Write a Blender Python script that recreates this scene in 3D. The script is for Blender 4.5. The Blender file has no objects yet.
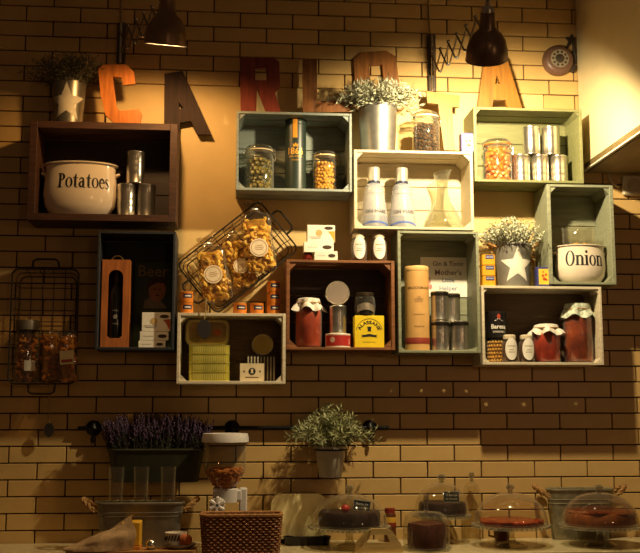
import bpy, bmesh, math, random
from mathutils import Vector, Matrix
random.seed(7)
SC = bpy.context.scene
COL = SC.collection
PI = math.pi

# ------------------------------------------------------------------ camera
F_PX, TH, PH = 1000.0, math.atan(.1335), math.atan(.083)
DIST, EYE = 4.75, 1.55
cam_data = bpy.data.cameras.new('camera')
cam_data.sensor_width = 36.0
cam_data.lens = F_PX / 640 * 36
cam_data.clip_end = 60
cam = bpy.data.objects.new('camera', cam_data)
COL.objects.link(cam)
cam.location = (0, -DIST, EYE)
cam.rotation_euler = (PI / 2 + TH, 0, -PH)
SC.camera = cam
# ------------------------------------------------------------------ world, exposure
world = bpy.data.worlds.new('World'); SC.world = world
world.use_nodes = True
bg = world.node_tree.nodes['Background']
bg.inputs[0].default_value = (1.0, .54, .26, 1)
bg.inputs[1].default_value = .037
SC.view_settings.view_transform = 'Standard'
SC.view_settings.look = 'None'
SC.view_settings.gamma = 1
SC.view_settings.use_curve_mapping = False
SC.view_settings.exposure = 0.0
SC.cycles.transparent_max_bounces = 32
LAMP_RIGHT_W, LAMP_LEFT_W = 134.0, 22.0
LAMP_RIGHT_C, LAMP_LEFT_C = (1.0, .80, .47), (1.0, .56, .20)
# unseen warm room lamps guessed from highlights, placed and raised as added fill
for i, (lx, ly, lz, lw) in enumerate(((-1.7, -5.4, 2.7, 1.5), (1.2, -5.8, 2.4, 14), (2.7, -3.8, 2.0, 13))):
    ld = bpy.data.lights.new('room_fill_light', 'POINT'); ld.energy = lw; ld.color = (1, .60, .30); ld.shadow_soft_size = .09
    lo = bpy.data.objects.new('room_fill_light', ld); COL.objects.link(lo); lo.location = (lx, ly, lz)

# ------------------------------------------------------------------ measuring helpers
FWD = Vector((math.sin(PH) * math.cos(TH), math.cos(PH) * math.cos(TH), math.sin(TH)))
RGT = Vector((math.cos(PH), -math.sin(PH), 0))
UPV = RGT.cross(FWD)
def P(px, py, d=0.0):
    """place in the room, d metres in front of the brick wall"""
    r = FWD + RGT * ((px - 320) / F_PX) + UPV * ((276.5 - py) / F_PX)
    t = (DIST - d) / r.y
    return Vector((r.x * t, -d, EYE + r.z * t))
def it(x0, x1, yt, yb, d, zb=None):
    xm, ym = (x0 + x1) / 2, (yt + yb) / 2
    X0, X1 = P(x0, ym, d).x, P(x1, ym, d).x
    zt = P(xm, yt, d).z
    if zb is None: zb = P(xm, yb, d).z
    return (X0 + X1) / 2, zb, X1 - X0, zt - zb

# ------------------------------------------------------------------ materials
def lin(c):
    c /= 255.0
    return c / 12.92 if c <= .04045 else ((c + .055) / 1.055) ** 2.4
def rgb(h):
    return (lin(int(h[0:2], 16)), lin(int(h[2:4], 16)), lin(int(h[4:6], 16)), 1)
MATS = {}
def newmat(name):
    m = bpy.data.materials.new(name); m.use_nodes = True
    nt = m.node_tree
    for n in list(nt.nodes): nt.nodes.remove(n)
    out = nt.nodes.new('ShaderNodeOutputMaterial')
    return m, nt, out
def M(name, col='808080', rough=.5, metal=0.0, var=.12, scale=18, bump=0.0, stretch=(1, 1, 1), col2=None, coat=0.0, detail=4, trans=0.0):
    if name in MATS: return MATS[name]
    m, nt, out = newmat(name)
    b = nt.nodes.new('ShaderNodeBsdfPrincipled')
    tc = nt.nodes.new('ShaderNodeTexCoord'); mp = nt.nodes.new('ShaderNodeMapping')
    mp.inputs['Scale'].default_value = stretch
    nz = nt.nodes.new('ShaderNodeTexNoise'); nz.inputs['Scale'].default_value = scale; nz.inputs['Detail'].default_value = detail
    nt.links.new(tc.outputs['Object'], mp.inputs[0]); nt.links.new(mp.outputs[0], nz.inputs[0])
    rp = nt.nodes.new('ShaderNodeValToRGB')
    c = rgb(col); c2 = rgb(col2) if col2 else tuple(min(1, v * (1 + var)) for v in c[:3]) + (1,)
    lo = tuple(v * (1 - var) for v in c[:3]) + (1,)
    rp.color_ramp.elements[0].position = .33; rp.color_ramp.elements[0].color = lo
    rp.color_ramp.elements[1].position = .68; rp.color_ramp.elements[1].color = c2
    nt.links.new(nz.outputs['Fac'], rp.inputs[0]); nt.links.new(rp.outputs[0], b.inputs['Base Color'])
    b.inputs['Roughness'].default_value = rough; b.inputs['Metallic'].default_value = metal
    b.inputs['Coat Weight'].default_value = coat; b.inputs['Coat Roughness'].default_value = .08
    b.inputs['Transmission Weight'].default_value = trans
    if bump:
        bp = nt.nodes.new('ShaderNodeBump'); bp.inputs['Strength'].default_value = bump; bp.inputs['Distance'].default_value = .004
        nt.links.new(nz.outputs['Fac'], bp.inputs['Height']); nt.links.new(bp.outputs[0], b.inputs['Normal'])
    nt.links.new(b.outputs[0], out.inputs[0])
    MATS[name] = m
    return m
def wood(name, col, var=.35, rough=.6, axis='x', scale=9, bump=.25, coat=0.0):
    st = {'x': (1, 7, 9), 'z': (8, 8, 1), 'y': (8, 1, 8)}[axis]
    return M(name, col, rough, 0, var, scale, bump, st, coat=coat, detail=8)
def glass(name, tint='F4F4EC', rough=.02, strength=1.0, rim_sheen=.28):
    if name in MATS: return MATS[name]
    m, nt, out = newmat(name)
    tr = nt.nodes.new('ShaderNodeBsdfTransparent'); tr.inputs[0].default_value = rgb(tint)
    gl = nt.nodes.new('ShaderNodeBsdfGlossy'); gl.inputs['Roughness'].default_value = rough; gl.inputs['Color'].default_value = (.95, .95, .95, 1)
    fr = nt.nodes.new('ShaderNodeLayerWeight'); fr.inputs[0].default_value = .5
    pw = nt.nodes.new('ShaderNodeMath'); pw.operation = 'POWER'; pw.inputs[1].default_value = 4.0
    mu = nt.nodes.new('ShaderNodeMath'); mu.operation = 'MULTIPLY_ADD'; mu.inputs[1].default_value = min(.9, .45 * strength); mu.inputs[2].default_value = .035 * strength; mu.use_clamp = True
    mx = nt.nodes.new('ShaderNodeMixShader')
    nz = nt.nodes.new('ShaderNodeTexNoise'); nz.inputs['Scale'].default_value = 30
    bp = nt.nodes.new('ShaderNodeBump'); bp.inputs['Strength'].default_value = .04
    nt.links.new(nz.outputs['Fac'], bp.inputs['Height'])
    nt.links.new(bp.outputs[0], gl.inputs['Normal']); nt.links.new(bp.outputs[0], fr.inputs['Normal'])
    nt.links.new(fr.outputs['Facing'], pw.inputs[0]); nt.links.new(pw.outputs[0], mu.inputs[0]); nt.links.new(mu.outputs[0], mx.inputs[0])
    df = nt.nodes.new('ShaderNodeBsdfDiffuse'); df.inputs[0].default_value = rgb('E8E4D6')  # pale diffuse towards grazing angles stands in for bright reflections on glass edges
    p3 = nt.nodes.new('ShaderNodeMath'); p3.operation = 'POWER'; p3.inputs[1].default_value = 2.5
    m3 = nt.nodes.new('ShaderNodeMath'); m3.operation = 'MULTIPLY_ADD'; m3.inputs[1].default_value = rim_sheen; m3.inputs[2].default_value = rim_sheen * .06; m3.use_clamp = True
    mz = nt.nodes.new('ShaderNodeMixShader')
    nt.links.new(fr.outputs['Facing'], p3.inputs[0]); nt.links.new(p3.outputs[0], m3.inputs[0]); nt.links.new(m3.outputs[0], mz.inputs[0])
    nt.links.new(tr.outputs[0], mz.inputs[1]); nt.links.new(df.outputs[0], mz.inputs[2])
    nt.links.new(mz.outputs[0], mx.inputs[1]); nt.links.new(gl.outputs[0], mx.inputs[2]); nt.links.new(mx.outputs[0], out.inputs[0])
    MATS[name] = m
    return m
def veil(name, col, cover, rough=.3):
    """a thin milky layer: part of the light passes"""
    if name in MATS: return MATS[name]
    m, nt, out = newmat(name)
    tr = nt.nodes.new('ShaderNodeBsdfTransparent'); b = nt.nodes.new('ShaderNodeBsdfPrincipled')
    b.inputs['Base Color'].default_value = rgb(col); b.inputs['Roughness'].default_value = rough
    mx = nt.nodes.new('ShaderNodeMixShader')
    nz = nt.nodes.new('ShaderNodeTexNoise'); nz.inputs['Scale'].default_value = 12
    mr = nt.nodes.new('ShaderNodeMapRange'); mr.inputs['To Min'].default_value = cover * .8; mr.inputs['To Max'].default_value = min(1, cover * 1.2)
    nt.links.new(nz.outputs['Fac'], mr.inputs[0]); nt.links.new(mr.outputs[0], mx.inputs[0])
    nt.links.new(tr.outputs[0], mx.inputs[1]); nt.links.new(b.outputs[0], mx.inputs[2]); nt.links.new(mx.outputs[0], out.inputs[0])
    MATS[name] = m
    return m
def glow(name, col, power):
    if name in MATS: return MATS[name]
    m, nt, out = newmat(name)
    e = nt.nodes.new('ShaderNodeEmission'); e.inputs[0].default_value = col + (1,); e.inputs[1].default_value = power
    nt.links.new(e.outputs[0], out.inputs[0]); MATS[name] = m
    return m

GLASS = glass('clear_glass', strength=1.6)
FILM = glass('cellophane', 'F0EBDD', .08, 2.2)
STEEL = M('brushed_steel', 'D2CCBE', .26, .95, .06, 14, 0, (1, 1, 12))
ZINC = M('galvanised_zinc', '9A978E', .42, .85, .12, 22, .05)
TINDARK = M('aged_zinc', '8A8272', .5, .7, .2, 16, .08)
BLACK = M('black_iron', '14110F', .45, .6, .2, 30)
WIRE = M('dark_wire', '4A4238', .4, .8, .2, 40)
ROPE = M('jute_rope', '9C7440', .9, 0, .3, 90, .5)
INK = M('black_print', '15120F', .6, 0, .1)
GOLD = M('gold_print', 'D9A441', .4, .3, .1)
WHITEP = M('white_paper', 'E9E2D2', .7, 0, .05)
CREAMP = M('cream_paper', 'E6D9B4', .7, 0, .08)
BLUEP = M('blue_print', '2A3C7C', .5, 0, .1)
PORC = M('white_enamel', 'E6D6BE', .18, 0, .03, 8, 0, coat=.5)
CLOTHW = M('white_cloth', 'E4DCCB', .9, 0, .12, 60, .3)

# ------------------------------------------------------------------ mesh helpers
class B:
    def __init__(s): s.m = bmesh.new()
    def box(s, c, size, rot=None, bev=0.0):
        r = bmesh.ops.create_cube(s.m, size=1.0)
        vs = r['verts']
        for v in vs: v.co = Vector((v.co.x * size[0], v.co.y * size[1], v.co.z * size[2]))
        if bev:
            es = list({e for v in vs for e in v.link_edges})
            rr = bmesh.ops.bevel(s.m, geom=es, offset=bev, segments=1, affect='EDGES', clamp_overlap=True)
            vs = list({v for f in rr['faces'] for v in f.verts} | {v for v in vs if v.is_valid})
        for v in vs:
            if rot is not None: v.co = rot @ v.co
            v.co += Vector(c)
        return s
    def lathe(s, prof, c=(0, 0, 0), seg=28, mtx=None, wob=None):
        c = Vector(c); rings = []
        for k, (r, z) in enumerate(prof):
            if r < 1e-6:
                co = Vector((0, 0, z)); co = (mtx @ co if mtx else co) + c
                rings.append([s.m.verts.new(co)]); continue
            ring = []
            for i in range(seg):
                a = 2 * PI * i / seg
                rr, zz = r, z
                if wob: rr, zz = wob(k, a, r, z)
                co = Vector((rr * math.cos(a), rr * math.sin(a), zz)); co = (mtx @ co if mtx else co) + c
                ring.append(s.m.verts.new(co))
            rings.append(ring)
        for A, Bq in zip(rings, rings[1:]):
            if len(A) == 1 and len(Bq) == 1: continue
            for i in range(seg):
                j = (i + 1) % seg
                if len(A) == 1: s.m.faces.new((A[0], Bq[j], Bq[i]))
                elif len(Bq) == 1: s.m.faces.new((A[i], A[j], Bq[0]))
                else: s.m.faces.new((A[i], A[j], Bq[j], Bq[i]))
        return s
    def tube(s, pts, r, seg=6, closed=False, cap=True):
        pts = [Vector(p) for p in pts]; n = len(pts)
        rs = r if isinstance(r, (list, tuple)) else [r] * n
        rings = []; ref = None
        for i, p in enumerate(pts):
            if closed: t = pts[(i + 1) % n] - pts[i - 1]
            else: t = pts[min(i + 1, n - 1)] - pts[max(i - 1, 0)]
            if t.length < 1e-9: t = Vector((0, 0, 1))
            t.normalize()
            if ref is None:
                ref = Vector((0, 0, 1)) if abs(t.z) < .9 else Vector((1, 0, 0))
            u = ref - t * ref.dot(t)
            if u.length < 1e-6: u = Vector((0, 1, 0)) - t * t.y
            u.normalize(); ref = u; w = t.cross(u)
            rings.append([s.m.verts.new(p + (u * math.cos(2 * PI * k / seg) + w * math.sin(2 * PI * k / seg)) * rs[i]) for k in range(seg)])
        pairs = list(zip(rings, rings[1:]))
        if closed: pairs.append((rings[-1], rings[0]))
        for A, Bq in pairs:
            for k in range(seg):
                s.m.faces.new((A[k], A[(k + 1) % seg], Bq[(k + 1) % seg], Bq[k]))
        if cap and not closed:
            s.m.faces.new(list(reversed(rings[0]))); s.m.faces.new(rings[-1])
        return s
    def prism(s, loops, y0, y1, fn=None):
        """loops: 2-D (x,z) outlines, holes included; extruded in y"""
        es = []
        for lp in loops:
            vs = [s.m.verts.new((p[0], y0, p[1])) for p in lp]
            es += [s.m.edges.new((vs[i], vs[(i + 1) % len(vs)])) for i in range(len(vs))]
        r = bmesh.ops.triangle_fill(s.m, edges=es, use_beauty=True, use_dissolve=False)
        fs = [g for g in r['geom'] if isinstance(g, bmesh.types.BMFace)]
        allv = {v for e in es for v in e.verts}
        if abs(y1 - y0) > 1e-7:
            ex = bmesh.ops.extrude_face_region(s.m, geom=fs)
            nv = [g for g in ex['geom'] if isinstance(g, bmesh.types.BMVert)]
            for v in nv: v.co.y += y1 - y0
            allv |= set(nv)
        if fn:
            for v in allv: v.co = Vector(fn(v.co))
        return s
    def ball(s, c, r, sub=1, sc=(1, 1, 1), rot=None):
        q = bmesh.ops.create_icosphere(s.m, subdivisions=sub, radius=r)
        for v in q['verts']:
            co = Vector((v.co.x * sc[0], v.co.y * sc[1], v.co.z * sc[2]))
            if rot is not None: co = rot @ co
            v.co = co + Vector(c)
        return s
    def quad(s, a, b, c, d):
        s.m.faces.new([s.m.verts.new(Vector(p)) for p in (a, b, c, d)]); return s
    def grid(s, fn, nu, nv, closeu=False):
        g = [[s.m.verts.new(Vector(fn(i / nu, j / nv))) for j in range(nv + 1)] for i in range(nu + (0 if closeu else 1))]
        for i in range(nu):
            for j in range(nv):
                a, b = g[i], g[(i + 1) % len(g)]
                s.m.faces.new((a[j], b[j], b[j + 1], a[j + 1]))
        return s
    def mesh(s, name, mat, smooth=True, ang=40, recalc=True):
        if recalc: bmesh.ops.recalc_face_normals(s.m, faces=s.m.faces)
        me = bpy.data.meshes.new(name); s.m.to_mesh(me); s.m.free()
        me.materials.append(mat)
        if smooth and len(me.polygons):
            me.polygons.foreach_set('use_smooth', [True] * len(me.polygons))
            me.set_sharp_from_angle(angle=math.radians(ang))
        return me
def patch(loop, fn, n=5, c=None):
    b = B(); c = c or (sum(p[0] for p in loop) / len(loop), sum(p[1] for p in loop) / len(loop))
    rings = [[b.m.verts.new(Vector(fn(c[0] + (p[0] - c[0]) * k / n, c[1] + (p[1] - c[1]) * k / n))) for p in loop] for k in range(1, n + 1)]
    m = len(loop); v0 = b.m.verts.new(Vector(fn(*c)))
    for i in range(m): b.m.faces.new((v0, rings[0][i], rings[0][(i + 1) % m]))
    for A, C in zip(rings, rings[1:]):
        for i in range(m): b.m.faces.new((A[i], C[i], C[(i + 1) % m], A[(i + 1) % m]))
    return b
def thing(name, label, cat, loc, rz=0.0, group=None, rot=None):
    o = bpy.data.objects.new(name, None); COL.objects.link(o)
    o.location = loc; o.rotation_euler = rot or (0, 0, rz); o.empty_display_size = .05
    o['label'] = label; o['category'] = cat
    if group: o['group'] = group
    return o
def part(parent, name, b, mat, smooth=True, label=None, kind=None, ang=40):
    me = b if isinstance(b, bpy.types.Mesh) else b.mesh(name, mat, smooth, ang)
    o = bpy.data.objects.new(name, me); COL.objects.link(o)
    if parent is not None: o.parent = parent
    if label: o['label'] = label
    if kind: o['kind'] = kind
    return o
def solo(name, label, cat, b, mat, loc=(0, 0, 0), group=None, rot=None, smooth=True, kind=None):
    o = part(None, name, b, mat, smooth, label, kind)
    o['category'] = cat; o.location = loc
    if rot: o.rotation_euler = rot
    if group: o['group'] = group
    return o
def copy_tree(o, parent=None):
    c = o.copy(); COL.objects.link(c); c.parent = parent
    for ch in list(o.children): copy_tree(ch, c)
    return c
def another(src, label, loc=None, group=None):
    c = copy_tree(src); c['label'] = label
    if loc is not None: c.location = loc
    if group: c['group'] = group
    return c
def struct(name, b, mat, smooth=False):
    o = part(None, name, b, mat, smooth); o['kind'] = 'structure'
    return o

TEXT_CACHE = {}
def text_b(body, width, fn, bold=0.0, height=None):
    """flat lettering fitted to a width, mapped onto a surface by fn(x, z)"""
    cu = bpy.data.curves.new('lettering_curve', 'FONT'); cu.body = body; cu.size = 1; cu.align_x = 'CENTER'; cu.align_y = 'CENTER'
    cu.resolution_u = 2; cu.offset = bold; cu.space_line = .95
    ob = bpy.data.objects.new('lettering_curve', cu); COL.objects.link(ob)
    dg = bpy.context.evaluated_depsgraph_get(); ev = ob.evaluated_get(dg)
    me = bpy.data.meshes.new_from_object(ev)
    bpy.data.objects.remove(ob); bpy.data.curves.remove(cu)
    b = B(); b.m.from_mesh(me); bpy.data.meshes.remove(me)
    xs = [v.co.x for v in b.m.verts]; ys = [v.co.y for v in b.m.verts]
    w, h = max(xs) - min(xs), max(ys) - min(ys)
    cx, cy = (max(xs) + min(xs)) / 2, (max(ys) + min(ys)) / 2
    sx = width / w; sz = height / h if height else sx
    for v in b.m.verts: v.co = Vector(fn((v.co.x - cx) * sx, (v.co.y - cy) * sz))
    return b
def flat(y, cx=0, cz=0):
    return lambda x, z: (cx + x, y, cz + z)
def cyl(r, cz=0, a0=0):
    return lambda x, z: (r * math.sin(x / r + a0), -r * math.cos(x / r + a0), cz + z)
def ellipse(cx, cz, rx, rz, n=24, a0=0, a1=2 * PI):
    return [(cx + rx * math.cos(a0 + (a1 - a0) * i / n), cz + rz * math.sin(a0 + (a1 - a0) * i / n)) for i in range(n + (0 if abs(a1 - a0 - 2 * PI) < 1e-6 else 1))]
def rrect(w, h, r, n=4, cx=0, cz=0):
    pts = []
    for sx, sz, a in ((1, 1, 0), (-1, 1, PI / 2), (-1, -1, PI), (1, -1, 1.5 * PI)):
        for i in range(n + 1):
            t = a + PI / 2 * i / n
            pts.append((cx + sx * (w / 2 - r) + r * math.cos(t), cz + sz * (h / 2 - r) + r * math.sin(t)))
    return pts

# ================================================================== the setting
BW, BH, JOINT = .2585, .0754, .0062
Z0W, X0W = 1.2335, .645
PANEL = (P(104, 200).x, P(546, 200).x, Z0W + BH * 11, Z0W + BH * 25)     # smooth plastered field behind the crates
BRICK = None
def brick_material():
    m, nt, out = newmat('cream_glazed_brick')
    b = nt.nodes.new('ShaderNodeBsdfPrincipled')
    oi = nt.nodes.new('ShaderNodeObjectInfo')
    tc = nt.nodes.new('ShaderNodeTexCoord')
    nz = nt.nodes.new('ShaderNodeTexNoise'); nz.inputs['Scale'].default_value = 14; nz.inputs['Detail'].default_value = 6
    nt.links.new(tc.outputs['Object'], nz.inputs[0])
    r1 = nt.nodes.new('ShaderNodeValToRGB'); r1.color_ramp.elements[0].color = rgb('C8A160'); r1.color_ramp.elements[1].color = rgb('DDB877')
    r2 = nt.nodes.new('ShaderNodeValToRGB'); r2.color_ramp.elements[0].color = (.86, .86, .86, 1); r2.color_ramp.elements[1].color = (1, 1, 1, 1)
    mx = nt.nodes.new('ShaderNodeMix'); mx.data_type = 'RGBA'; mx.blend_type = 'MULTIPLY'; mx.inputs[0].default_value = 1
    nt.links.new(nz.outputs['Fac'], r1.inputs[0]); nt.links.new(oi.outputs['Random'], r2.inputs[0])
    nt.links.new(r1.outputs[0], mx.inputs[6]); nt.links.new(r2.outputs[0], mx.inputs[7]); nt.links.new(mx.outputs[2], b.inputs['Base Color'])
    b.inputs['Roughness'].default_value = .38
    bp = nt.nodes.new('ShaderNodeBump'); bp.inputs['Strength'].default_value = .12; bp.inputs['Distance'].default_value = .004
    nt.links.new(nz.outputs['Fac'], bp.inputs['Height']); nt.links.new(bp.outputs[0], b.inputs['Normal'])
    nt.links.new(b.outputs[0], out.inputs[0])
    return m
BRICKM = brick_material()
XL, XR, ZB, ZT = -2.2, 3.3, 0.0, 4.1
w = struct('wall_back', B().box(((XL + XR) / 2, .106, (ZB + ZT) / 2), (XR - XL, .2, ZT - ZB)), M('dark_grout', '3A2718', .9, 0, .25, 40, .3))
plaster = M('cream_plaster', 'D8B878', .55, 0, .06, 5, .08)
part(w, 'plaster_panel', B().box(((PANEL[0] + PANEL[1]) / 2, .004, (PANEL[2] + PANEL[3]) / 2), (PANEL[1] - PANEL[0], .012, PANEL[3] - PANEL[2])), plaster, False)
CRATES = {   # front outline in the photograph: x0, y0, x1, y1
 'potato': (28, 122, 177, 221), 'teal': (236, 112, 352, 191), 'olive': (474, 108, 583, 182.5), 'white_mid': (354, 150.5, 473.6, 229.5),
 'onion': (548, 184.5, 615, 284.5), 'navy': (96, 231, 175, 350), 'white_low': (176.7, 313, 285.7, 384), 'brown': (286, 260, 395, 350),
 'sage': (398, 231, 480, 353), 'white_right': (482, 286, 603, 365)}
DC = .22
def crate_box(k):
    x0, y0, x1, y1 = CRATES[k]; xm, ym = (x0 + x1) / 2, (y0 + y1) / 2
    return P(x0, ym, DC).x, P(x1, ym, DC).x, P(xm, y1, DC).z, P(xm, y0, DC).z
brick_mesh = B().box((0, 0, 0), (BW - JOINT, .016, BH - JOINT), bev=.002).mesh('brick', BRICKM, False)
def project(v):
    d = Vector(v) - Vector((0, -DIST, EYE)); z = d.dot(FWD)
    return 320 + F_PX * d.dot(RGT) / z, 276.5 - F_PX * d.dot(UPV) / z
cells = []
for k in range(-16, 39):
    z0, z1 = Z0W + k * BH, Z0W + (k + 1) * BH
    if z1 > ZT or z0 < ZB: continue
    off = X0W + (0 if k % 2 == 0 else BW / 2)
    for i in range(-12, 12):
        a, b_ = off + i * BW, off + (i + 1) * BW
        if b_ <= XL or a >= XR: continue
        spans = [(max(a, XL), min(b_, XR))]
        if z0 > PANEL[2] - .01 and z1 < PANEL[3] + .01:
            s2 = []
            for (p, q) in spans:
                if p < PANEL[0]: s2.append((p, min(q, PANEL[0])))
                if q > PANEL[1]: s2.append((max(p, PANEL[1]), q))
            spans = s2
        for (p, q) in spans:
            if q - p < .02: continue
            cx, cz = (p + q) / 2, (z0 + z1) / 2
            u, v = project((cx, 0, cz))
            seen = -32 < u < 668 and -10 < v < 548
            for kk in CRATES:
                x0, y0, x1, y1 = CRATES[kk]
                pu0, pv0 = project((p, 0, z1)); pu1, pv1 = project((q, 0, z0))
                if pu0 > x0 + 2 and pu1 < x1 - 2 and pv0 > y0 + 2 and pv1 < y1 - 2: seen = False
            cells.append((cx, cz, q - p, seen, abs(u - 320)))
cells.sort(key=lambda c: (not c[3], c[4]))
rest = B()
nb = 0
for (cx, cz, wd, seen, _) in cells:
    if seen and nb < 300:
        o = part(w, 'brick', brick_mesh if abs(wd - BW) < .001 else B().box((0, 0, 0), (wd - JOINT, .016, BH - JOINT), bev=.002), BRICKM, False)
        o.location = (cx, random.uniform(-.0012, .0012), cz); nb += 1
    else:
        rest.box((cx, 0, cz), (wd - JOINT, .016, BH - JOINT))
part(w, 'brick', rest, BRICKM, False, kind='stuff')
struct('floor', B().box((.5, -2.6, -.05), (6.4, 5.6, .1)), M('floor_tile', '6B4A32', .5, 0, .2, 6))

# worktop and the cupboard under it
ZC, DFRONT = .952, .47
solo('worktop', 'pale stone worktop running along the foot of the brick wall', 'worktop',
     B().box((.55, -DFRONT / 2 - .006, ZC - .02), (5.3, DFRONT - .012, .04), bev=.004), M('pale_stone', 'C9B98E', .3, 0, .15, 25, 0, coat=.2))
t = thing('base_cabinet', 'dark base cabinet carrying the pale worktop', 'cabinet', (.55, -.22, 0))
part(t, 'body', B().box((0, 0, .4555), (5.3, .38, .911)), M('dark_cabinet', '3B2A20', .6), False)
for i in range(6): part(t, 'door', B().box((-2.2 + i * .88, -.2, .5), (.85, .018, .78), bev=.003), M('dark_door', '45342A', .55), False)

# range hood on the right
hx = P(577, 90).x; hz = P(584, 171).z
t = thing('range_hood', 'large cream boxed-in range hood with metal lower edge at right', 'range hood', (hx, -.02, hz))
part(t, 'body', B().box((.6, -.42, .62), (1.2, .84, 1.2)), M('cream_paint', 'DCCB9F', .5, 0, .05, 4, .05), False)
part(t, 'edge_trim', B().box((.6, -.425, .004), (1.206, .862, .03), bev=.003), M('hood_steel', '8A744A', .4, .5, .1), False)
part(t, 'light_strip', B().box((.0, -.43, -.016), (.016, .85, .008), bev=.002), M('white_strip', 'EFE6CE', .4), False)
part(t, 'filter_panel', B().box((.6, -.42, -.014), (1.16, .8, .008)), M('hood_underside', 'A8946A', .5, .3, .1), False)
p0 = P(620, 177, 0); p1 = P(664, 197, 0)
t = thing('wall_socket', 'cream wall socket on the bricks under the range hood', 'socket', ((p0.x + p1.x) / 2, -.009, (p0.z + p1.z) / 2))
ww, hh = p1.x - p0.x, p0.z - p1.z
part(t, 'plate', B().box((0, -.015, 0), (ww, .03, hh), bev=.006), M('socket_plastic', 'D6C7A4', .4), False)
for s in (-1, 1):
    o = part(t, 'outlet', B().lathe([(0, 0), (.03, 0), (.034, .004), (.034, .008), (0, .008)], mtx=Matrix.Rotation(PI / 2, 4, 'X')), M('socket_insert', 'BFAF8C', .4))
    o.location = (s * ww * .24, -.03, 0)
pts = [P(609, 170, .03), P(609.5, 178, .03), P(612, 183, .03), P(619, 187, .02)]
solo('socket_cable', 'pale cable running from the hood down to the wall socket', 'cable', B().tube(pts, .006), M('pale_cable', 'C8B78C', .5))

# ================================================================== crates
def crate(k, name, label, mat, ts=.013, tb=.012, backmat=None, planks=2, post=.03, group='wooden crates hung on the wall'):
    X0, X1, Z0, Z1 = crate_box(k)
    W, H = X1 - X0, Z1 - Z0
    D = DC - .012
    g = .0006
    t = thing(name, label, 'crate', ((X0 + X1) / 2, -.011, Z0), group=group)
    for s in (-1, 1):
        part(t, 'side_board', B().box((s * (W / 2 - ts / 2 - g), -D / 2, H / 2), (ts, D, H - 2 * g), bev=.0015), mat, False)
    gap = .010
    for zc, nm in ((H - tb / 2 - g, 'top_board'), (tb / 2 + g, 'bottom_board')):
        n = planks; pw = (D - gap * (n - 1)) / n
        for i in range(n):
            part(t, nm, B().box((0, -pw / 2 - i * (pw + gap), zc), (W - 2 * ts - .002, pw, tb), bev=.0012), mat, False)
    n = 3; ph = (H - 2 * tb - .004 * (n + 1)) / n
    for i in range(n):
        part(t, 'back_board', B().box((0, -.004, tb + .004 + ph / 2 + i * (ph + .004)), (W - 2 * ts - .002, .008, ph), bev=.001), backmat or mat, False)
    if post:
        for sx in (-1, 1):
            for sz in (0, 1):
                cx = sx * (W / 2 - ts - .001); cz = tb + .001 if sz == 0 else H - tb - .001
                dz = post if sz == 0 else -post
                tri = [(cx, cz), (cx - sx * post, cz), (cx, cz + dz)]
                part(t, 'corner_post', B().prism([tri], -.012, -D + .006), mat, False)
    return dict(X0=X0, X1=X1, Z0=Z0, Z1=Z1, top=Z1 - g, floor=Z0 + tb + g, ts=ts, t=t)
CB = {}
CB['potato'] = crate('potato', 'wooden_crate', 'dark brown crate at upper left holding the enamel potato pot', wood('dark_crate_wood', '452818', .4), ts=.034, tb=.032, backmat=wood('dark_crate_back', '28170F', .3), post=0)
CB['teal'] = crate('teal', 'wooden_crate', 'grey-blue crate holding the dark green tube between two jars', wood('bluegrey_crate_wood', '8B938A', .18), ts=.012)
CB['olive'] = crate('olive', 'wooden_crate', 'olive green crate beside the hood with five steel cans', wood('olive_crate_wood', '7C7C50', .15), ts=.014, post=.02)
CB['white_mid'] = crate('white_mid', 'wooden_crate', 'whitewashed crate holding two frosted bottles and a carafe', wood('white_crate_wood', 'CABB9A', .1), ts=.014)
CB['onion'] = crate('onion', 'wooden_crate', 'pale sage upright crate holding the enamel onion pot', wood('pale_sage_wood', '888A70', .15), ts=.018)
CB['navy'] = crate('navy', 'wooden_crate', 'near-black upright crate with boxed bottle and portrait sign', wood('blackblue_crate_wood', '22252A', .3), ts=.012, post=0)
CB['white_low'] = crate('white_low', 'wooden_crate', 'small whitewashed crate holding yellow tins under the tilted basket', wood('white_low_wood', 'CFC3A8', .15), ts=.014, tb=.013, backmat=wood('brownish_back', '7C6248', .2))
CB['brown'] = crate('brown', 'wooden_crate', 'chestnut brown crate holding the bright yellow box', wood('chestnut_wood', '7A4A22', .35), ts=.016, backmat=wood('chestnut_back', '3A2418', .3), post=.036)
CB['sage'] = crate('sage', 'wooden_crate', 'sage green upright crate holding the tan tube and message card', wood('sage_crate_wood', '7F8168', .18), ts=.014, post=.016)
CB['white_right'] = crate('white_right', 'wooden_crate', 'whitewashed crate at lower right holding cloth-capped red jars', wood('white_right_wood', 'CCBFA3', .15), ts=.013, backmat=wood('mid_brown_back', '6A553E', .2), post=.02)  # back boards a mid brown, darker than the whitewashed frame
def top(k): return CB[k]['top'] + .0008
def flo(k): return CB[k]['floor'] + .0008

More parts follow.
